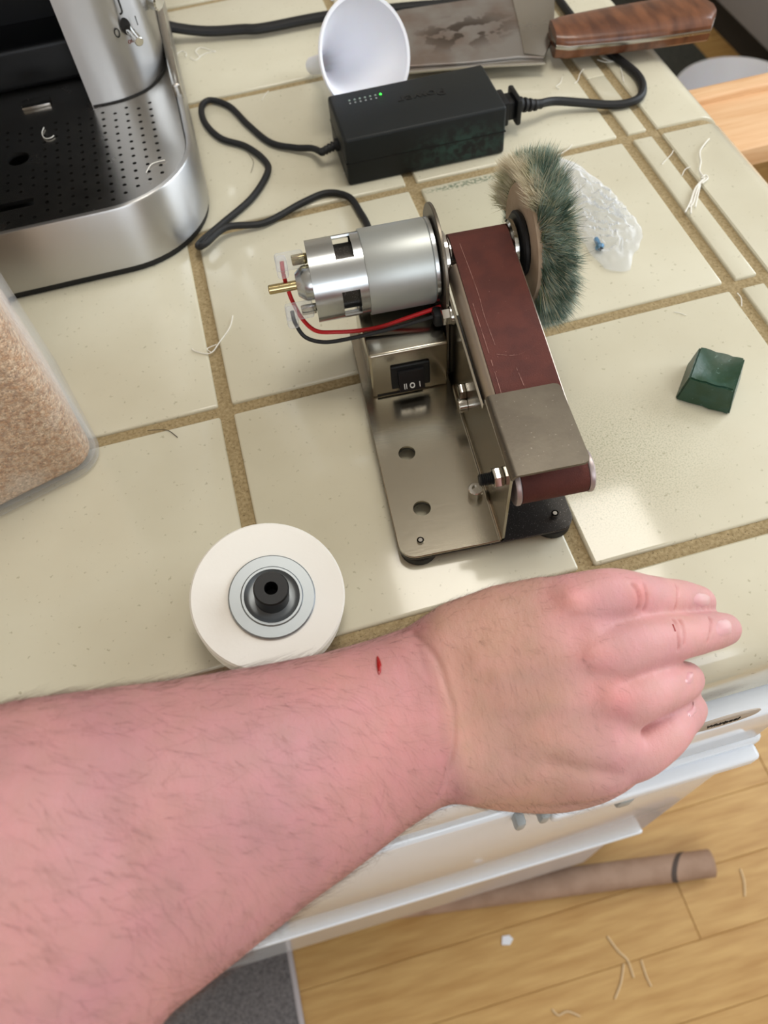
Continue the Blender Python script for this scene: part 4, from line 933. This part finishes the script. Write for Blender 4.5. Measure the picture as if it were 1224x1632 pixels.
F['middle'] = finger([(830, 1060, .302, .0120), (940, 1047, .2905, .0114), (1015, 1026, .292, .0107), (1082, 1015, .303, .0090), (1112, 1010, .312, .0084), (1136, 1006, .322, .0080), (1155, 1003, .336, .0073)])
F['ring'] = finger([(840, 1130, .304, .0120), (972, 1121, .2925, .0114), (1035, 1103, .293, .0100), (1076, 1090, .304, .0084), (1090, 1084, .316, .0079), (1094, 1083, .330, .0074), (1090, 1086, .345, .0068)])
F['pinky'] = finger([(850, 1200, .307, .0110), (988, 1205, .298, .0112), (1050, 1176, .300, .0100), (1080, 1150, .308, .0082), (1096, 1135, .318, .0075), (1100, 1130, .330, .0070), (1096, 1132, .343, .0062)])
F['thumb'] = finger([(715, 1010, .312, .0115), (760, 990, .318, .0115), (830, 975, .328, .0105), (890, 985, .335, .0095), (925, 1000, .340, .0085)])
# soft bulges: ulnar heel of the hand, wrist bone
body.tube(spline([Vector(ray(730, 1238, .303)), Vector(ray(800, 1242, .305)), Vector(ray(880, 1244, .306)), Vector(ray(950, 1234, .304)), Vector(ray(1000, 1215, .300))], 6), [.0075+.005*math.sin(PI*(.15+.8*i/24)) for i in range(25)], 20)
ball(body, ray(935, 1040, .2985), .0110); ball(body, ray(960, 1085, .2990), .0110); ball(body, ray(965, 1160, .3010), .0105); ball(body, ray(925, 1000, .2990), .0105)
me = body.mesh('body', None, pe.location, smooth=False)
me = baked(me, [('REMESH', dict(mode='VOXEL', voxel_size=.00095, adaptivity=0.0)), ('SMOOTH', dict(factor=.5, iterations=22))])
nv_ = len(me.vertices); co = np.empty(nv_*3); me.vertices.foreach_get('co', co); co = co.reshape(-1, 3)
no = np.empty(nv_*3); me.vertices.foreach_get('normal', no); no = no.reshape(-1, 3); off = np.array(pe.location)
W = co+off
def surf(px, py):                                   # point of the skin under a place, seen from the photographer
    v = ROT.T @ np.array([(px-612)/FPX, (py-816)/FPX, 1.0]); v /= np.linalg.norm(v); q = W-CAM; s = q @ v; d2 = ((q-s[:, None]*v)**2).sum(1); ok = d2 < .0016**2
    if not ok.any(): i = d2.argmin(); return W[i], no[i]
    idx = np.where(ok)[0]; i = idx[s[idx].argmin()]; return W[i], no[i]
disp = np.zeros(nv_)
def dist_poly(pts):
    best = np.full(nv_, 9.0)
    for a, b in zip(pts[:-1], pts[1:]):
        ab = b-a; t = np.clip(((W-a) @ ab)/(ab @ ab+1e-12), 0, 1); best = np.minimum(best, np.linalg.norm(W-(a+t[:, None]*ab), axis=1))
    return best
def crease(pix, depth, width):
    pts = [surf(*p)[0] for p in pix]; pts = [np.array(p) for p in spline([Vector(p) for p in pts], 4)]
    global disp; disp -= depth*np.exp(-(dist_poly(pts)/width)**2)
def ridge(pix, h, width): crease(pix, -h, width)
crease([(655, 1002), (690, 1042), (716, 1090), (726, 1150), (722, 1210), (706, 1270)], .0009, .0012)     # wrist fold
ridge([(640, 1020), (668, 1050), (690, 1110), (695, 1180), (680, 1250)], .0010, .006)
ridge([(760, 1040), (850, 995), (918, 962)], .0011, .0045); ridge([(800, 1080), (880, 1062), (945, 1045)], .0009, .0045)
ridge([(810, 1130), (900, 1126), (985, 1118)], .0009, .0045); ridge([(840, 1190), (930, 1200), (1005, 1205)], .0006, .005)
for px_, py_, h, wd in ((915, 962, .0017, .007), (950, 1042, .0017, .0075), (990, 1112, .0020, .0075), (1010, 1200, .0012, .007), (1030, 945, .0006, .005), (1083, 1010, .0006, .005)):
    c, _ = surf(px_, py_); disp += h*np.exp(-(np.linalg.norm(W-c, axis=1)/wd)**2)
for px_, py_, h, wd in ((925, 1003, .0014, .007), (960, 1082, .0014, .007), (985, 1160, .0012, .007), (820, 1180, .0016, .012), (740, 1130, .0010, .012)):
    c, _ = surf(px_, py_); disp -= h*np.exp(-(np.linalg.norm(W-c, axis=1)/wd)**2)
folds = []
for pix in ([(1012, 928), (1022, 950), (1020, 975)], [(1030, 926), (1036, 948), (1032, 975)], [(1082, 928), (1087, 950), (1083, 972)], [(1075, 982), (1085, 1010), (1087, 1038)], [(1086, 983), (1097, 1005), (1096, 1030)], [(1133, 978), (1138, 1000), (1134, 1024)]):
    crease(pix, .00080, .0008); folds.append(dist_poly([surf(*p)[0] for p in pix]))
crease([(880, 1225), (930, 1232), (985, 1240)], .0008, .003)
fine = np.array([noise.noise(Vector(p*90)) for p in W[::1]])*.00025
disp += fine
co2 = co+no*disp[:, None]; me.vertices.foreach_set('co', co2.ravel()); me.update()
W = co2+off; me.vertices.foreach_get('normal', co := np.empty(nv_*3)); no = co.reshape(-1, 3)
# skin colour that belongs to the skin: tanned hand, pinker fingers and knuckles, pink forearm; fold lines darkened too
def pxof(Wp): q = (Wp-CAM) @ ROT.T; return 612+FPX*q[:, 0]/q[:, 2], 816+FPX*q[:, 1]/q[:, 2]
fo, ta, fi = np.array(lin((181, 129, 127))[:3]), np.array(lin((196, 150, 134))[:3]), np.array(lin((206, 152, 150))[:3])
w0 = np.mean([surf(690, 1042)[0], surf(726, 1150)[0]], axis=0); axd = surf(950, 1042)[0]-w0; Lh_ = np.linalg.norm(axd); axd /= Lh_
s = (W-w0) @ axd
sm_ = lambda x, a, b: np.clip((x-a)/(b-a), 0, 1)**2*(3-2*np.clip((x-a)/(b-a), 0, 1))
n1 = np.array([noise.noise(Vector(p*45)) for p in W]); n2 = np.array([noise.noise(Vector(p*160+np.array([5, 3, 1]))) for p in W])
kt = sm_(s+n1*.003, -.004, .006); kf = sm_(s+n1*.012, Lh_*.55, Lh_*1.05)
colr = fo*(1-kt)[:, None]+ta*kt[:, None]; colr = colr*(1-kf)[:, None]+fi*kf[:, None]
for px_, py_, rad_, amt in ((990, 1112, .009, .35), (915, 962, .008, .2), (950, 1042, .008, .2), (620, 1150, .03, .15), (1030, 945, .006, .4)):
    c, _ = surf(px_, py_); g_ = amt*np.exp(-(np.linalg.norm(W-c, axis=1)/rad_)**2); colr = colr*(1-g_)[:, None]+np.array(lin((222, 130, 118))[:3])*g_[:, None]
fd = np.minimum.reduce(folds); g_ = .55*np.exp(-(fd/.0007)**2); colr = colr*(1-g_)[:, None]+np.array(lin((176, 104, 100))[:3])*g_[:, None]  # redder folds, with crease shade darkened into the skin colour
colr = colr*(1+.10*n1+.07*n2)[:, None]*np.stack([1+.0*n1, 1-.05*n2, 1-.06*n1], 1)
attr = me.color_attributes.new('skin_colour', 'FLOAT_COLOR', 'POINT'); attr.data.foreach_set('color', np.hstack([np.clip(colr, 0, 1), np.ones((nv_, 1))]).ravel())
m_skin = M('skin', (210, 150, 130), .46, sss=.12, bump=.5, bscale=620, bstretch=(1, .35, .6), spec=.35)
N = m_skin.node_tree.nodes; an = N.new('ShaderNodeAttribute'); an.attribute_name = 'skin_colour'; m_skin.node_tree.links.new(an.outputs['Color'], N['Principled BSDF'].inputs['Base Color'])
vt = N.new('ShaderNodeTexVoronoi'); vt.inputs['Scale'].default_value = 1100; vt.feature = 'DISTANCE_TO_EDGE'
tc = N.new('ShaderNodeTexCoord'); m_skin.node_tree.links.new(tc.outputs['Object'], vt.inputs['Vector'])
b2_ = N.new('ShaderNodeBump'); b2_.inputs['Strength'].default_value = .5; b2_.inputs['Distance'].default_value = .0003
bn = [x for x in N if x.type == 'BUMP' and x != b2_][0]
m_skin.node_tree.links.new(vt.outputs['Distance'], b2_.inputs['Height']); m_skin.node_tree.links.new(b2_.outputs[0], bn.inputs['Normal'])
me.materials.clear(); me.materials.append(m_skin)
for p in me.polygons: p.use_smooth = True
arm = bpy.data.objects.new('forearm_and_hand', me); col.objects.link(arm); arm.parent = pe
# nails
def nail(px, py, wpx, lpx, dirpx):
    dx, dy = np.array(dirpx)/np.hypot(*dirpx); K, J = 8, 8; vs_, fs_ = [], []; c0_, n0_ = surf(px, py); n0_ = n0_/np.linalg.norm(n0_)
    for i in range(J+1):
        for k in range(K+1):
            v = -1+2*i/J; u = -1+2*k/K; ww = wpx/2*(1-.30*max(0, v)**3-.16*max(0, -v)**2)*u; ll = lpx/2*(v-.20*(u*u)*(1 if v > 0 else -.6))
            c, nn = surf(px+dx*ll-dy*ww, py+dy*ll+dx*ww)
            v_ = ROT.T @ np.array([(px+dx*ll-dy*ww-612)/FPX, (py+dy*ll+dx*ww-816)/FPX, 1.0]); fl_ = CAM+((c0_-CAM) @ n0_)/(v_ @ n0_)*v_
            if abs((c-c0_) @ n0_) > .0028 or nn @ n0_ < .35: c, nn = fl_-n0_*.0010*(u*u+v*v), n0_
            vs_.append(Vector(c)+Vector(nn)*(.00045 if abs(u) < .99 and abs(v) < .99 else -.0002)-Vector(pe.location))
    for _ in range(3):
        v2 = [v.copy() for v in vs_]
        for i in range(1, J):
            for k in range(1, K): q_ = i*(K+1)+k; v2[q_] = vs_[q_]*.4+(vs_[q_-1]+vs_[q_+1]+vs_[q_-K-1]+vs_[q_+K+1])*.15
        vs_ = v2
    for i in range(J):
        for k in range(K): a = i*(K+1)+k; fs_.append((a, a+1, a+K+2, a+K+1))
    MB().add(vs_, fs_).build('fingernail', m_nail, pe, ang=60)
nail(1125, 956, 27, 30, (1, .3)); nail(1160, 999, 36, 28, (1, -.1)); nail(1105, 1078, 25, 14, (1, .15)); nail(1108, 1130, 22, 14, (.9, .35))
# the cut, with blood
cpts = [surf(604, 1041), surf(606, 1055), surf(607, 1070)]
q = MB(); q.tube(spline([Vector(c)+Vector(nn)*.0001-Vector(pe.location) for c, nn in cpts], 9), [.0001+.0008*math.sin(PI*(i+.5)/19)**.9 for i in range(19)], 10, True, .8)
q.build('cut', m_blood, pe, label='small red bleeding cut near the wrist')
c, nn = surf(1076, 992); c2, n2_ = surf(1082, 1004); q = MB(); q.tube([Vector(c)+Vector(nn)*.00015-Vector(pe.location), Vector(c2)+Vector(n2_)*.00015-Vector(pe.location)], .00025, 6); q.build('scratch', m_blood, pe, label='tiny red scratch on the middle finger knuckle')
# hair
me.calc_loop_triangles(); px_, py_ = pxof(W)
facing = ((CAM-W)*no).sum(1)/np.linalg.norm(CAM-W, axis=1)
vis = (facing > -.35) & (px_ > -60) & (px_ < 1000) & (py_ < 1700)
dens = np.where(s < .0, 1.0, 1.3*(1-sm_(s, .03, .085))); dens *= np.where(facing < .4, 2.2, .5); dens *= vis
idx = rng.choice(nv_, 4800, p=dens/dens.sum()); vs_, fs_ = [], []
arm_ax = cs_[9]-cs_[3]; arm_ax /= np.linalg.norm(arm_ax); down = ROT[1]
for i in idx:
    nn = no[i]; p = W[i]; on_hand = s[i] > -.005
    cl = noise.noise(Vector(p*38)); d_ = arm_ax*(.75+.5*cl)+down*(.75+.6*noise.noise(Vector(p*30+7)))+rng.normal(0, .28, 3)
    d_ = d_-nn*(d_ @ nn); d_ /= np.linalg.norm(d_); ln = rng.uniform(.005, .0125)*(.45 if on_hand else 1); lift_ = rng.uniform(.12, .38); side = np.cross(nn, d_); cv = rng.normal(0, .35)
    r_ = (.000026 if not on_hand else .000028)*rng.uniform(.7, 1.25); base_i = len(vs_)
    for t in (0, .35, .7, 1.0):
        q_ = p+d_*ln*t+side*(cv*ln*t*t)+nn*(ln*(lift_*t-.25*lift_*t*t)+.00002)-off; rr_ = r_*(1-.75*t)
        for k in range(3): a = 2*PI*k/3; vs_.append(tuple(q_+side*rr_*math.cos(a)+nn*rr_*math.sin(a)))
    for j in range(3):
        for k in range(3): fs_.append((base_i+j*3+k, base_i+j*3+(k+1) % 3, base_i+(j+1)*3+(k+1) % 3, base_i+(j+1)*3+k))
hm = MB(); hm.v = [Vector(v) for v in vs_]; hm.f = fs_
ho = raw(hm, 'arm_hair', m_hairs, pe, 'fine dark arm hair'); ho['kind'] = 'stuff'
